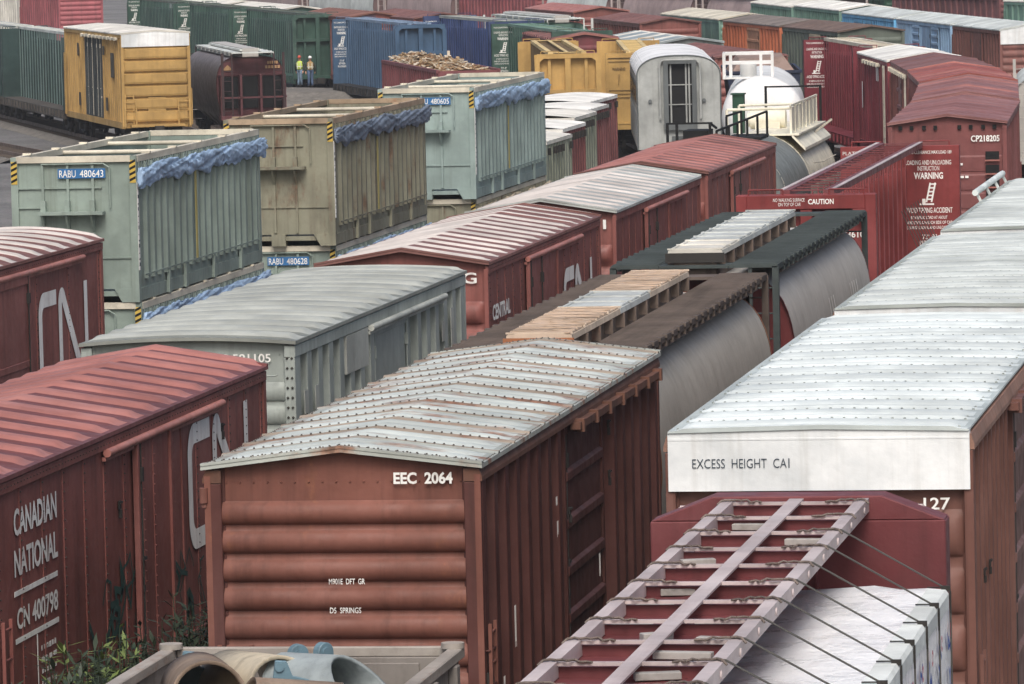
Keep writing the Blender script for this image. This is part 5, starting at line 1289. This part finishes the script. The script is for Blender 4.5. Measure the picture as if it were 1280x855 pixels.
m.build('data_plate', paint('dark_plate', '#4a4436', .6, dirt=.2), yb)
m = MB()
for a0, a1 in ((-1.4, -.3), (.5, 1.35)):
    for i in range(9): m.box(a0+(a1-a0)*i/9, a0+(a1-a0)*(i+.6)/9, -9.2-.01, -9.2-.006, 4.66, 4.75)
m.build('lettering', stencil, yb)
m = MB(); Y = -9.2-.12
for x in (-1.45, -.95, .95, 1.45): m.box(x-.03, x+.03, Y-.03, Y+.03, 1.0, 2.2)
for z in (1.35, 1.75, 2.1): m.bar((-1.45, Y, z), (-.95, Y, z), .03, .03); m.bar((.95, Y, z), (1.45, Y, z), .03, .03)
m.box(-.4, .4, -9.2-.02, -9.2+.06, 1.5, 2.3); m.box(-1.2, 1.2, -9.5, -9.1, 1.0, 1.1)
m.build('end_ladder', yellow, yb)
for k, d in enumerate((19.8, 44.2)):
    q = along(-55.6, 253.4, 21, d)
    centerbeam(('dark green lumber car with dense upright posts behind the yellow boxcar', 'dark green lumber car with dense posts at the left frame edge')[k], q, 21, 23.4, dark_green, h=4.62, bh=4.75, post=1.0, det=1, web=False, rung=1.2, flange=paint('green_post_edge', '#7d9792', .6, dirt=.4, dirtcol='#2f4340', chalk=.4), top_mat=pale_hopper, group='dark green lumber cars', deckmat=paint('dirty_deck', '#4d4842', .8, rust=.3, dirt=.3), beam_w=1.0, sides_mat=dark_green, rail_w=.12)
hb = hopper('maroon-ended covered hopper with sooty grey side beside the yellow boxcar', (-51.8, 256.7), 17.5, 17.0, paint('sooty_hopper', '#6d6566', .55, rust=.1, dirt=.3, dirtcol='#4a4444'), paint('maroon_end', '#5d3236', .6, dirt=.3, dirtcol='#32201f'), pale_hopper, [(1.2, 15.5, pale_hopper)], zt=4.12, r=1.58, det=1, dark_end=True, slats=False, endpost=paint('maroon_post', '#3f2b2d', .6, dirt=.3), walk_x=(.5, .95))
m = MB(); Y = -8.5+1.25-.09
for i in range(5): m.box(.75+i*.1, .82+i*.1, Y, Y+.01, 3.55, 3.68); m.box(.65+i*.14, .75+i*.14, Y, Y+.01, 3.35, 3.48)
m.prism_y([(-1.3, 3.3), (-.8, 3.3), (-1.05, 3.55)], Y, Y+.01)
m.build('lettering', paint('gold_letter', '#b08a5c', .7, dirt=.2), hb)
for k, d in enumerate((0, 24.2, 48.4)):
    q = along(-60.6, 318.6, 20, d)
    centerbeam(('bottle green lumber car with framed end facing the two workers', 'second bottle green lumber car along the far green string', 'third bottle green lumber car, farthest left of the far green string')[k], q, 20, 22.8, mid_green, h=4.55, bh=4.6, post=.7, det=1, style='framed', wpanel=(-1.38, -.55, 4.5, .9, True), rung=1.4, top_mat=dk_olive, group='bottle green lumber cars', beam_w=1.2, sides_mat=dark_green, flange=paint('green_post_edge2', '#4f7468', .6, dirt=.4, dirtcol='#2f4340', chalk=.3))
cbb = centerbeam('slate blue lumber car with WARNING panel, right of the two workers', (-49.35, 286.9), 20, 19.4, cb_blue, h=4.55, bh=4.62, W=2.6, post=.7, det=1, style='framed', wpanel=(-1.28, -.4, 4.5, .9, True), rung=1.4, top_mat=paint('blue_top', '#7f97b3', .5, dirt=.2), deckmat=dark_iron, beam_w=1.2, flange=paint('blue_post_edge', '#58799a', .6, dirt=.4, dirtcol='#2f4360', chalk=.2))
centerbeam('dark bottle green lumber car lettered WARNING between the navy car and the red boxcar', (-38.5, 268), 17, 20.6, mid_green, h=4.5, bh=4.5, post=.75, det=1, wpanel=(-1.38, -.3, 4.45, .9, True), rung=1.6, top_mat=sea_green, beam_w=1.2, flange=paint('green_post_edge2', '#4f7468'))
centerbeam('navy blue lumber car behind the red scrap gondola', (-44.75, 288.4), 20, 18.4, navy, h=4.6, bh=4.62, post=.62, det=1, wpanel=(-1.38, -.7, 4.45, .8, True), rung=1.4, top_mat=ic_roof, beam_w=1.2, flange=paint('navy_post_edge', '#425a94', .6, dirt=.3))
# red gondola with scrap timber
gr = thing('gondola', 'red gondola heaped with scrap timber beside the slate blue lumber car', 'gondola', centre(-43.5, 265.6, 20, 17.4), 17.4)
m = MB(); Lg = 20; red_g = paint('gondola_red', '#83474a', .6, rust=.15, dirt=.3, dirtcol='#4d2c2c')
for s in (-1, 1):
    m.box(s*1.36, s*1.42, -Lg/2, Lg/2, 1.0, 2.85); m.box(s*1.34, s*1.5, -Lg/2, Lg/2, 2.75, 2.9)
    for y in frange(-Lg/2+.2, Lg/2-.2, .8): m.box(s*1.42, s*1.5, y-.09, y+.09, 1.0, 2.74)
    m.box(-1.355, 1.355, s*(Lg/2-.08), s*Lg/2, 1.0, 2.85)
m.box(-1.355, 1.355, -Lg/2+.1, Lg/2-.1, .95, 1.1); m.build('body', red_g, gr); gear(gr, Lg, .95)
m = MB(); cs = 3
def hz(x, y): return 2.55+.75*max(0, 1-(abs(x)/1.4)**2)*(.55+.45*math.sin(y*1.1+1)*math.sin(y*.43))
m.grid(lambda x, y: (x, y, hz(x, y)-.15), frange(-1.3, 1.3, .2), frange(-Lg/2+.2, Lg/2-.2, .3), mi=0)
for k in range(1500):
    x = random.uniform(-1.25, 1.25); y = random.uniform(-Lg/2+.5, Lg/2-.5); d = Vector((random.uniform(-1, 1), random.uniform(-1, 1), random.uniform(-.35, .35))).normalized()*random.uniform(.12, .42); p = Vector((x, y, hz(x, y)+random.uniform(-.1, .08)))
    if abs((p+d).x) < 1.32 and abs((p-d).x) < 1.32: m.bar(p-d, p+d, random.uniform(.06, .16), random.uniform(.03, .06), random.randint(0, 2))
so_ = m.build('scrap_timber', [paint('scrap_tan', '#a58a66', .85, dirt=.3), paint('scrap_pale', '#c9bca6', .85, dirt=.2), paint('scrap_brown', '#8a6845', .85, dirt=.4)], kind='stuff')
so_.location = gr.location; so_.rotation_euler = gr.rotation_euler; so_['label'] = 'heap of broken scrap timber filling the red gondola'; so_['category'] = 'scrap timber'

# ================================================================ middle distance roofs
plain('dark red boxcar with striped pink roof behind the yellow lumber cars', (-38.3, 267.4), 14, 14.5, paint('dark_crimson_side', '#703338', .6, dirt=.3), maroon_roof, he=4.15, rp=1.1, rib=[(.5, .5, .08, 2, 1)], ribm=maroon_roof_worn)
plain('maroon boxcar with dark brown roof right of the silver coach', (-27.9, 244.0), 17, 13.5, maroon, dkplum, he=3.85, rp=1.3, rib=[(.4, .3, .06, 2, 0)])
plain('boxcar with slate grey and white patched roof behind the silver coach', (-32.8, 262.5), 17, 15.0, paint('dull_grey_side', '#7d8584', .6, dirt=.3), paint('slate_roof', '#93a0a3', .5, rust=.1, dirt=.4, dirtcol='#5d6a6d', axis='x', chalk=.4), he=4.0, rp=3.4, rib=[(.1, .6, .05, 2, 1)], ribm=dirty_white)
plain('maroon boxcar with flat brown roof left of the sea green boxcar', (-37.0, 288.5), 17, 15.0, maroon, maroon_roof_worn, he=4.35)
plain('maroon boxcar with pinkish roof just in front of the mauve hoppers', (-44.6, 318), 19, 15.0, maroon, maroon_roof, he=4.4)
plain('boxcar with mottled rusty roof beyond the navy lumber car', (-51.7, 307.5), 20, 15.0, maroon, maroon_roof_worn, he=4.45)
hopper('grey-green covered hopper with white roof walkway beyond the bottle green lumber car', (-43.4, 296.5), 19, 17, sea_green, sea_green, pale_hopper, [(1.2, 16, pale_hopper)], zt=4.5, det=1, slats=False, walk_x=(.5, .95))
plain('boxcar with rust-brown roof beyond the slate blue lumber car', (-56.4, 313.5), 20, 16.0, maroon, paint('rust_brown_roof', '#84584a', .7, rust=.6, dirt=.35, axis='x'), he=4.45)
plain('boxcar with dirty white roof behind the bottle green lumber cars', (-66.6, 345), 20, 20.0, mid_green, dirty_white, he=4.3)
plain('boxcar with pale grey roof farther along behind the bottle green lumber cars', (-74.6, 367), 20, 20.0, mid_green, dirty_white, he=4.3)

# ================================================================ far right strings of box cars, seen from their left sides
def leftcar(label, nl, rz, L, body, roofm, he=4.35, W=3.1, **k):
    a = math.radians(rz); c = (nl[0]+math.cos(a)*W/2, nl[1]+math.sin(a)*W/2)
    return plain(label, c, rz, L, body, roofm, he=he, W=W, **k)
patch = paint('cream_patch_door', '#b7aa8c', .6, dirt=.3)
leftcar('dark grey-green boxcar with rusty roof and cream door patch', along(-26.2, 264.6, 17, .4), 17, 13.4, dk_olive, paint('rusty_brown_roof', '#6e5a50', .7, rust=.6, rustcol='#855a42', dirt=.4, axis='x'), he=4.3, pitch=.75, pw=.3,
        doors=[dict(a=4.2, b=6.8, style='ribbed', mat=patch, sides=(-1, 1)), dict(a=6.9, b=8.4, open=True, style='frame', sides=(-1,))])
leftcar('faded orange boxcar with grey-brown roof', along(-26.2, 264.6, 17, 14.6), 17, 15.2, orange, paint('grey_brown_roof', '#7b716a', .7, rust=.3, dirt=.4, axis='x'), he=4.3, pitch=.8, pw=.3,
        doors=[dict(a=5.4, b=8.6, style='ribbed', mat=paint('pale_orange_door', '#c08a66', .6, rust=.2, dirt=.3), sides=(-1, 1))])
gb = leftcar('sea green boxcar with a torn pale roof, left of the orange boxcar', along(-26.2, 264.6, 17, 31), 17, 17.6, sea_green, paint('torn_roof', '#c9c3b0', .7, rust=.3, rustcol='#9c9078', dirt=.3, dirtcol='#7f786a', axis='x'), he=4.35, side='panels', pitch=2.0, pd=.03,
        doors=[dict(a=6, b=8, open=True, style='frame', sides=(-1,)), dict(a=10.5, b=12, open=True, style='frame', sides=(-1,))])
leftcar('brown-red boxcar with white end band and dark open doorway at the right edge', (-18.5, 258.6), 14.5, 12.0, paint('brown_red', '#805048', .6, rust=.2, dirt=.3), green_roof, he=4.4, band=3.75, top_mat=white_end, pitch=.7,
        doors=[dict(a=4.6, b=7.0, open=True, style='frame', sides=(-1,)), dict(a=7.1, b=9.0, style='vertical', sides=(-1, 1))])
leftcar('pale blue boxcar with louvred doors pushed open', along(-18.5, 258.6, 14.5, 12.6), 14.5, 15.2, pale_blue, green_roof, he=4.4, pitch=.62,
        doors=[dict(a=5.4, b=8.2, open=True, style='frame', sides=(-1,)), dict(a=3.4, b=5.3, style='ribbed', rp=.35, sides=(-1, 1)), dict(a=8.6, b=10.6, style='ribbed', rp=.35, sides=(-1, 1))])
leftcar('bright blue boxcar with white patched roof edge', along(-18.5, 258.6, 14.5, 28.6), 14.5, 16.4, sky_blue, green_roof, he=4.4, pitch=.7,
        doors=[dict(a=6.6, b=9.2, style='panel', sides=(-1, 1)), dict(a=9.5, b=12.5, style='panel', sides=(-1, 1))])
leftcar('boxcar with long cream-white roof behind the orange and dark grey-green boxcars', along(-18.5, 258.6, 14.5, 46.0), 14.5, 16.0, sea_green, roof_w, he=4.5)
leftcar('boxcar with dirty white roof beyond the cream-white roofed one', along(-18.5, 258.6, 14.5, 63.0), 14.5, 16.0, sea_green, dirty_white, he=4.4)

# ================================================================ farthest row
Mx = lambda d: along(-24, 326, 26, d)
farg = 'cars of the farthest row'
leftcar('sea green boxcar in the top right corner of the farthest row', Mx(-10.5), 26, 8.0, sea_green, dirty_white, he=4.4, group=farg)
leftcar('plum boxcar at the right of the farthest row, left of the green corner car', Mx(-1.8), 26, 16.6, paint('plum_far', '#7e4f50', .65, dirt=.25), mauve_roof, he=4.6, group=farg, pitch=.9)
leftcar('green-doored short boxcar beside the trees in the farthest row', Mx(16.0), 26, 2.6, sign_green, mauve_roof, he=4.4, group=farg, ladders=False)
for k, (d0, d1, kind, lab) in enumerate(((19.2, 31, mauve, 'mauve covered hopper just right of the trees in the farthest row'), (36.4, 49.4, mauve, 'mauve covered hopper just left of the trees in the farthest row'),
        (50.2, 66.4, mauve, 'longest mauve covered hopper, above the silver coach in the farthest row'), (67.6, 83.4, pale_hopper, 'pale grey covered hopper with stained roof above the bottle green lumber car'),
        (104, 123.4, mauve, 'mauve covered hopper above the navy lumber car'), (124.8, 146, pale_hopper, 'white covered hopper above the slate blue lumber car'), (147, 168, mauve, 'mauve covered hopper at the left of the farthest row'))):
    q = Mx(d0); a = math.radians(26)
    hopper(lab, (q[0]+math.cos(a)*1.55, q[1]+math.sin(a)*1.55), 26, d1-d0, kind, paint('mauve_end', '#7d6462', .65, dirt=.3), mauve_roof, [(1.0, d1-d0-1, mauve_roof)], zt=4.45, r=1.5, det=0, slats=False, group=farg)
leftcar('raspberry red boxcar between the pale and the mauve hoppers of the farthest row', Mx(84.4), 26, 18.4, paint('raspberry', '#95494d', .6, dirt=.25, chalk=.15), mauve_roof, he=4.8, group=farg, pitch=.8)
for k, (d, L, mt, lab) in enumerate(((.3, 12.2, paint('rose_far', '#a0545a', .6, dirt=.25), 'rose red boxcar in the top left corner'), (13.0, 14, dirty_white, 'off-white boxcar at the extreme top left corner'))):
    leftcar(lab, along(-91.5, 387.4, 26, d), 26, L, mt, dirty_white, he=5.0, pitch=.7, group='cars in the top left corner')

# ================================================================ trees at the back
def leaf_mat(name, c1, c2):
    m = bpy.data.materials.new(name); m.use_nodes = True; t = m.node_tree; b = t.nodes['Principled BSDF']
    tc = t.nodes.new('ShaderNodeTexCoord'); n = t.nodes.new('ShaderNodeTexNoise'); n.inputs['Scale'].default_value = 1.3; n.inputs['Detail'].default_value = 5; t.links.new(tc.outputs['Object'], n.inputs['Vector'])
    x = t.nodes.new('ShaderNodeMix'); x.data_type = 'RGBA'; x.inputs[6].default_value = (*lin(c1), 1); x.inputs[7].default_value = (*lin(c2), 1); t.links.new(n.outputs['Fac'], x.inputs[0]); t.links.new(x.outputs[2], b.inputs['Base Color'])
    b.inputs['Roughness'].default_value = .6; return m
leafm = leaf_mat('foliage', '#2f4a26', '#6f8f52'); bark = paint('bark', '#54473b', .9, dirt=.4)
def tree(label, x, y, h, r):
    t = thing('tree', label, 'tree', (x, y, -.36), 0, 'trees beyond the farthest row')
    m = MB(); m.cyl((0, 0, 0), (.1, .1, h*.45), .22, 8, r2=.13)
    for k in range(7):
        a = k*2.4; z = h*(.3+.08*k); m.cyl((.05, .05, z), (.05+math.cos(a)*r*.7, .05+math.sin(a)*r*.7, z+h*.16), .07, 6, r2=.02)
    m.build('trunk', bark, t)
    m = MB(); cl = [(random.uniform(-r, r)*.7, random.uniform(-r, r)*.7, random.uniform(.3, .95)*h, random.uniform(.35, .6)*r) for _ in range(26)]
    for (cx, cy, cz, cr) in cl:
        for k in range(70):
            d = Vector((random.gauss(0, 1), random.gauss(0, 1), random.gauss(0, 1))).normalized()*cr*random.uniform(.5, 1); p = Vector((cx, cy, cz))+d
            a = Vector((random.gauss(0, 1), random.gauss(0, 1), random.gauss(0, 1))).normalized()*.22; b = a.cross(d).normalized()*.16 if a.cross(d).length > 0 else a
            m.add([p-a, p+b, p+a, p-b], [(0, 1, 2, 3)])
    m.build('crown', leafm, t)
tree('bushy green tree in the gap between mauve hoppers', -36.0, 372, 7.5, 2.6)
tree('lighter loose tree right of the bushy one in the gap between mauve hoppers', -39.5, 378, 8, 2.4)
tree('small tree left of the bushy one beyond the farthest row', -42.5, 384, 7, 2.2)

# ================================================================ weeds between the tracks
weedm = leaf_mat('weed_leaves', '#17241c', '#37482c'); weedy = leaf_mat('weed_leaves_bright', '#3f5a28', '#7f8f42')
def weed(x, y, h, mat, label):
    t = thing('weed', label, 'weed', (x, y, -.36), random.uniform(0, 360), 'tall weeds between the boxcars')
    m = MB(); ml = MB()
    for s in range(13):
        a = random.uniform(0, 6.28); R = random.uniform(.1, .6); top = Vector((math.cos(a)*R, math.sin(a)*R, h*random.uniform(.7, 1))); b0 = Vector((math.cos(a)*.08, math.sin(a)*.08, 0))
        m.cyl(b0, top, .018, 5, r2=.006)
        for k in range(60):
            u = random.uniform(.12, 1); p = b0+(top-b0)*u; d = Vector((random.gauss(0, 1), random.gauss(0, 1), random.uniform(-.2, .7))).normalized(); L = random.uniform(.1, .26); sd = d.cross(Vector((0, 0, 1)))
            sd = sd.normalized()*L*.13 if sd.length > 0 else Vector((L*.2, 0, 0))
            ml.add([p, p+d*L*.5+sd, p+d*L, p+d*L*.5-sd], [(0, 1, 2, 3)])
    m.build('stem', weedm, t); ml.build('leaves', mat, t)
for k in range(22):
    y = 58.5+k*.62+random.uniform(-.25, .25); x = -15.1+random.uniform(-.35, .45)
    weed(x, y, random.uniform(2.5, 3.1) if 5 < k < 14 else random.uniform(2.2, 2.7), weedy if k in (8, 11) else weedm, 'tall dark green weed growing between the two red boxcars' if k not in (8, 11) else 'bright yellow-green weed among the dark ones between the two red boxcars')

# ================================================================ two workers on a gravel bank
gb_ = MB(); gb_.loft([[(-70, 299, -.37), (-52, 293, -.37), (-50, 306, -.37), (-68, 316.5, -.37)], [(-67, 304, .8), (-56, 301, .8), (-55, 305.5, .8), (-66, 314.8, .8)]], 0, False, True)
gb_.build('gravel_bank', ballast, kind='structure')
skin = flat('skin', '#c08d72', .6); jeans = flat('jeans', '#6b8196', .9); jeans2 = flat('jeans_dark', '#4c6180', .9); hi = flat('hi_vis_yellow', '#c8e04a', .8); dark_shirt = flat('dark_shirt', '#3b4038', .9); orange_v = flat('vest_orange', '#a88a55', .9); boots = flat('boots', '#2a2522', .9)
def limb_chain(mb, pts, rads, n=12, mi=0):
    rings = []
    for i, (p, r) in enumerate(zip(pts, rads)):
        p = Vector(p); a = Vector(pts[max(0, i-1)]); b = Vector(pts[min(len(pts)-1, i+1)]); d = (b-a).normalized(); u = Vector((0, 1, 0)) if abs(d.y) < .9 else Vector((1, 0, 0)); x = d.cross(u).normalized(); y = x.cross(d)
        rx, ry = r if isinstance(r, tuple) else (r, r)
        rings.append([p+x*(rx*math.cos(2*math.pi*k/n))+y*(ry*math.sin(2*math.pi*k/n)) for k in range(n)])
    mb.loft(rings, mi, True, True)
def person(label, x, y, rz, vest, trous, helm, shirt, swing=1):
    t = thing('person', label, 'person', (x, y, .8), rz, 'rail yard workers')
    t.scale = (.9, .9, .9)
    b = MB()
    limb_chain(b, [(0, 0, .92), (0, 0, 1.05), (0, .0, 1.25), (0, .0, 1.42), (0, 0, 1.5), (0, -.01, 1.56), (0, -.02, 1.6), (0, -.02, 1.68), (0, -.02, 1.75), (0, -.01, 1.8)],
               [(.15, .11), (.15, .11), (.18, .12), (.19, .11), (.1, .08), (.055, .055), (.07, .08), (.078, .095), (.075, .09), (.03, .04)])
    for s in (-1, 1):
        limb_chain(b, [(s*.19, 0, 1.43), (s*.25, .0, 1.3), (s*.29, -.02*s*swing, 1.12), (s*.29, -.16*s*swing-.03, .9), (s*.285, -.2*s*swing-.04, .84), (s*.28, -.23*s*swing-.05, .76)], [.055, .052, .045, .035, .04, .025])
        limb_chain(b, [(s*.085, 0, .98), (s*.1, -.06*s*swing, .72), (s*.1, -.09*s*swing, .5), (s*.1, -.02*s*swing, .28), (s*.1, .02*s*swing, .08)], [.09, .08, .06, .055, .045])
    b.box(-.012, .012, -.135, -.1, 1.67, 1.7)
    b.build('body', skin, t)
    c = MB()
    limb_chain(c, [(0, 0, .9), (0, 0, 1.04)], [(.165, .125), (.16, .12)])
    for s in (-1, 1):
        limb_chain(c, [(s*.085, 0, 1.0), (s*.1, -.06*s*swing, .72), (s*.1, -.09*s*swing, .5), (s*.1, -.02*s*swing, .28), (s*.1, .02*s*swing, .06)], [.1, .093, .078, .074, .078])
    c.build('trousers', trous, t)
    c = MB()
    for s in (-1, 1): c.box(s*.05, s*.15, .02*s*swing-.2, .02*s*swing+.07, 0, .09)
    c.build('boots', boots, t, bevel=.02)
    c = MB()
    for s in (-1, 1): limb_chain(c, [(s*.18, 0, 1.44), (s*.25, .0, 1.3), (s*.29, -.02*s*swing, 1.12), (s*.29, -.15*s*swing-.03, .92)], [.07, .065, .058, .05])
    c.build('sleeves', shirt, t)
    c = MB(); limb_chain(c, [(0, 0, 1.0), (0, 0, 1.2), (0, 0, 1.38), (0, 0, 1.47), (0, 0, 1.52)], [(.18, .14), (.2, .145), (.21, .135), (.17, .11), (.08, .08)]); vo = c.build('vest', vest, t)
    c = MB(); limb_chain(c, [(0, 0, 1.16), (0, 0, 1.21)], [(.205, .15), (.206, .151)])
    for s in (-1, 1): c.box(s*.08, s*.12, -.155, -.13, 1.05, 1.42)
    c.build('reflective_band', flat('reflective', '#d9dbc8', .4), vo)
    c = MB(); limb_chain(c, [(0, -.02, 1.72), (0, -.02, 1.76), (0, -.02, 1.83), (0, -.02, 1.87)], [(.11, .13), (.105, .125), (.085, .1), (.02, .03)]); limb_chain(c, [(0, -.06, 1.715), (0, -.06, 1.73)], [(.115, .15), (.115, .15)]); c.build('hard_hat', helm, t)
person('worker in yellow high-visibility vest and red hard hat, left of the two', -60.4, 312.0, -10, hi, jeans, flat('helmet_red', '#c5503a', .5), dark_shirt)
person('worker in tan vest and white hard hat, right of the two', -59.55, 310.6, 15, orange_v, jeans2, flat('helmet_white', '#e6e6e2', .5), dark_shirt, -1)

# ================================================================ small hardware on the near cars
def latch(parent, x, y, z, k=1.0):
    m = MB(); m.box(x, x+.05*k, y-.09*k, y+.09*k, z-.1*k, z+.1*k); m.box(x, x+.08*k, y-.03*k, y+.03*k, z-.3*k, z-.1*k); m.cyl((x+.06*k, y-.06*k, z+.03), (x+.06*k, y+.12*k, z+.03), .016, 6)
    return m.build('latch', dark_iron, parent, bevel=.006)
def grab(parent, p, q, out, mat):
    p, q, o = Vector(p), Vector(q), Vector(out); m = MB(); m.tube([p, p+o, q+o, q], .014, 6); return m.build('grab_iron', mat, parent)
o = -64.1-L4/2
for y, z in ((70.6, 3.32), (72.55, 3.95), (76.95, 3.7)): latch(cn1, 1.55, y+o, z, .55)
o = -63.8-15.42/2
for y, z in ((70.65, 3.2), (74.2, 3.3), (74.2, 3.95)): latch(eec, 1.545, y+o, z, .5)
for z in (1.55, 1.95, 2.35): grab(eec, (1.57, -7.6, z), (1.57, -7.15, z), (.05, 0, 0), boxcar_red_side)
m = MB(); m.box(1.572, 1.6, -7.62, -7.52, 1.9, 2.1); m.bar((1.585, -7.5, 1.75), (1.585, -7.2, 2.0), .03, .03); m.build('bracket', dark_iron, eec)
for s in (-1, 1): grab(ic, (s*1.3, -L5/2-.0, 3.95), (s*.9, -L5/2-.0, 3.95), (0, -.06, 0), ic_grey)
m = MB(); m.cyl((-1.58, -15.42/2, 4.22), (-1.58, -15.42/2, 4.05), .05, 8); m.box(-1.6, -1.55, -15.42/2-.02, -15.42/2+.04, 4.0, 4.05); m.build('corner_bracket', boxcar_red, eec)
for w_ in whites[:1]:
    for y in (1.2, 2.0, 9.9): latch(w_, 1.63, y-8, 3.4, .4)
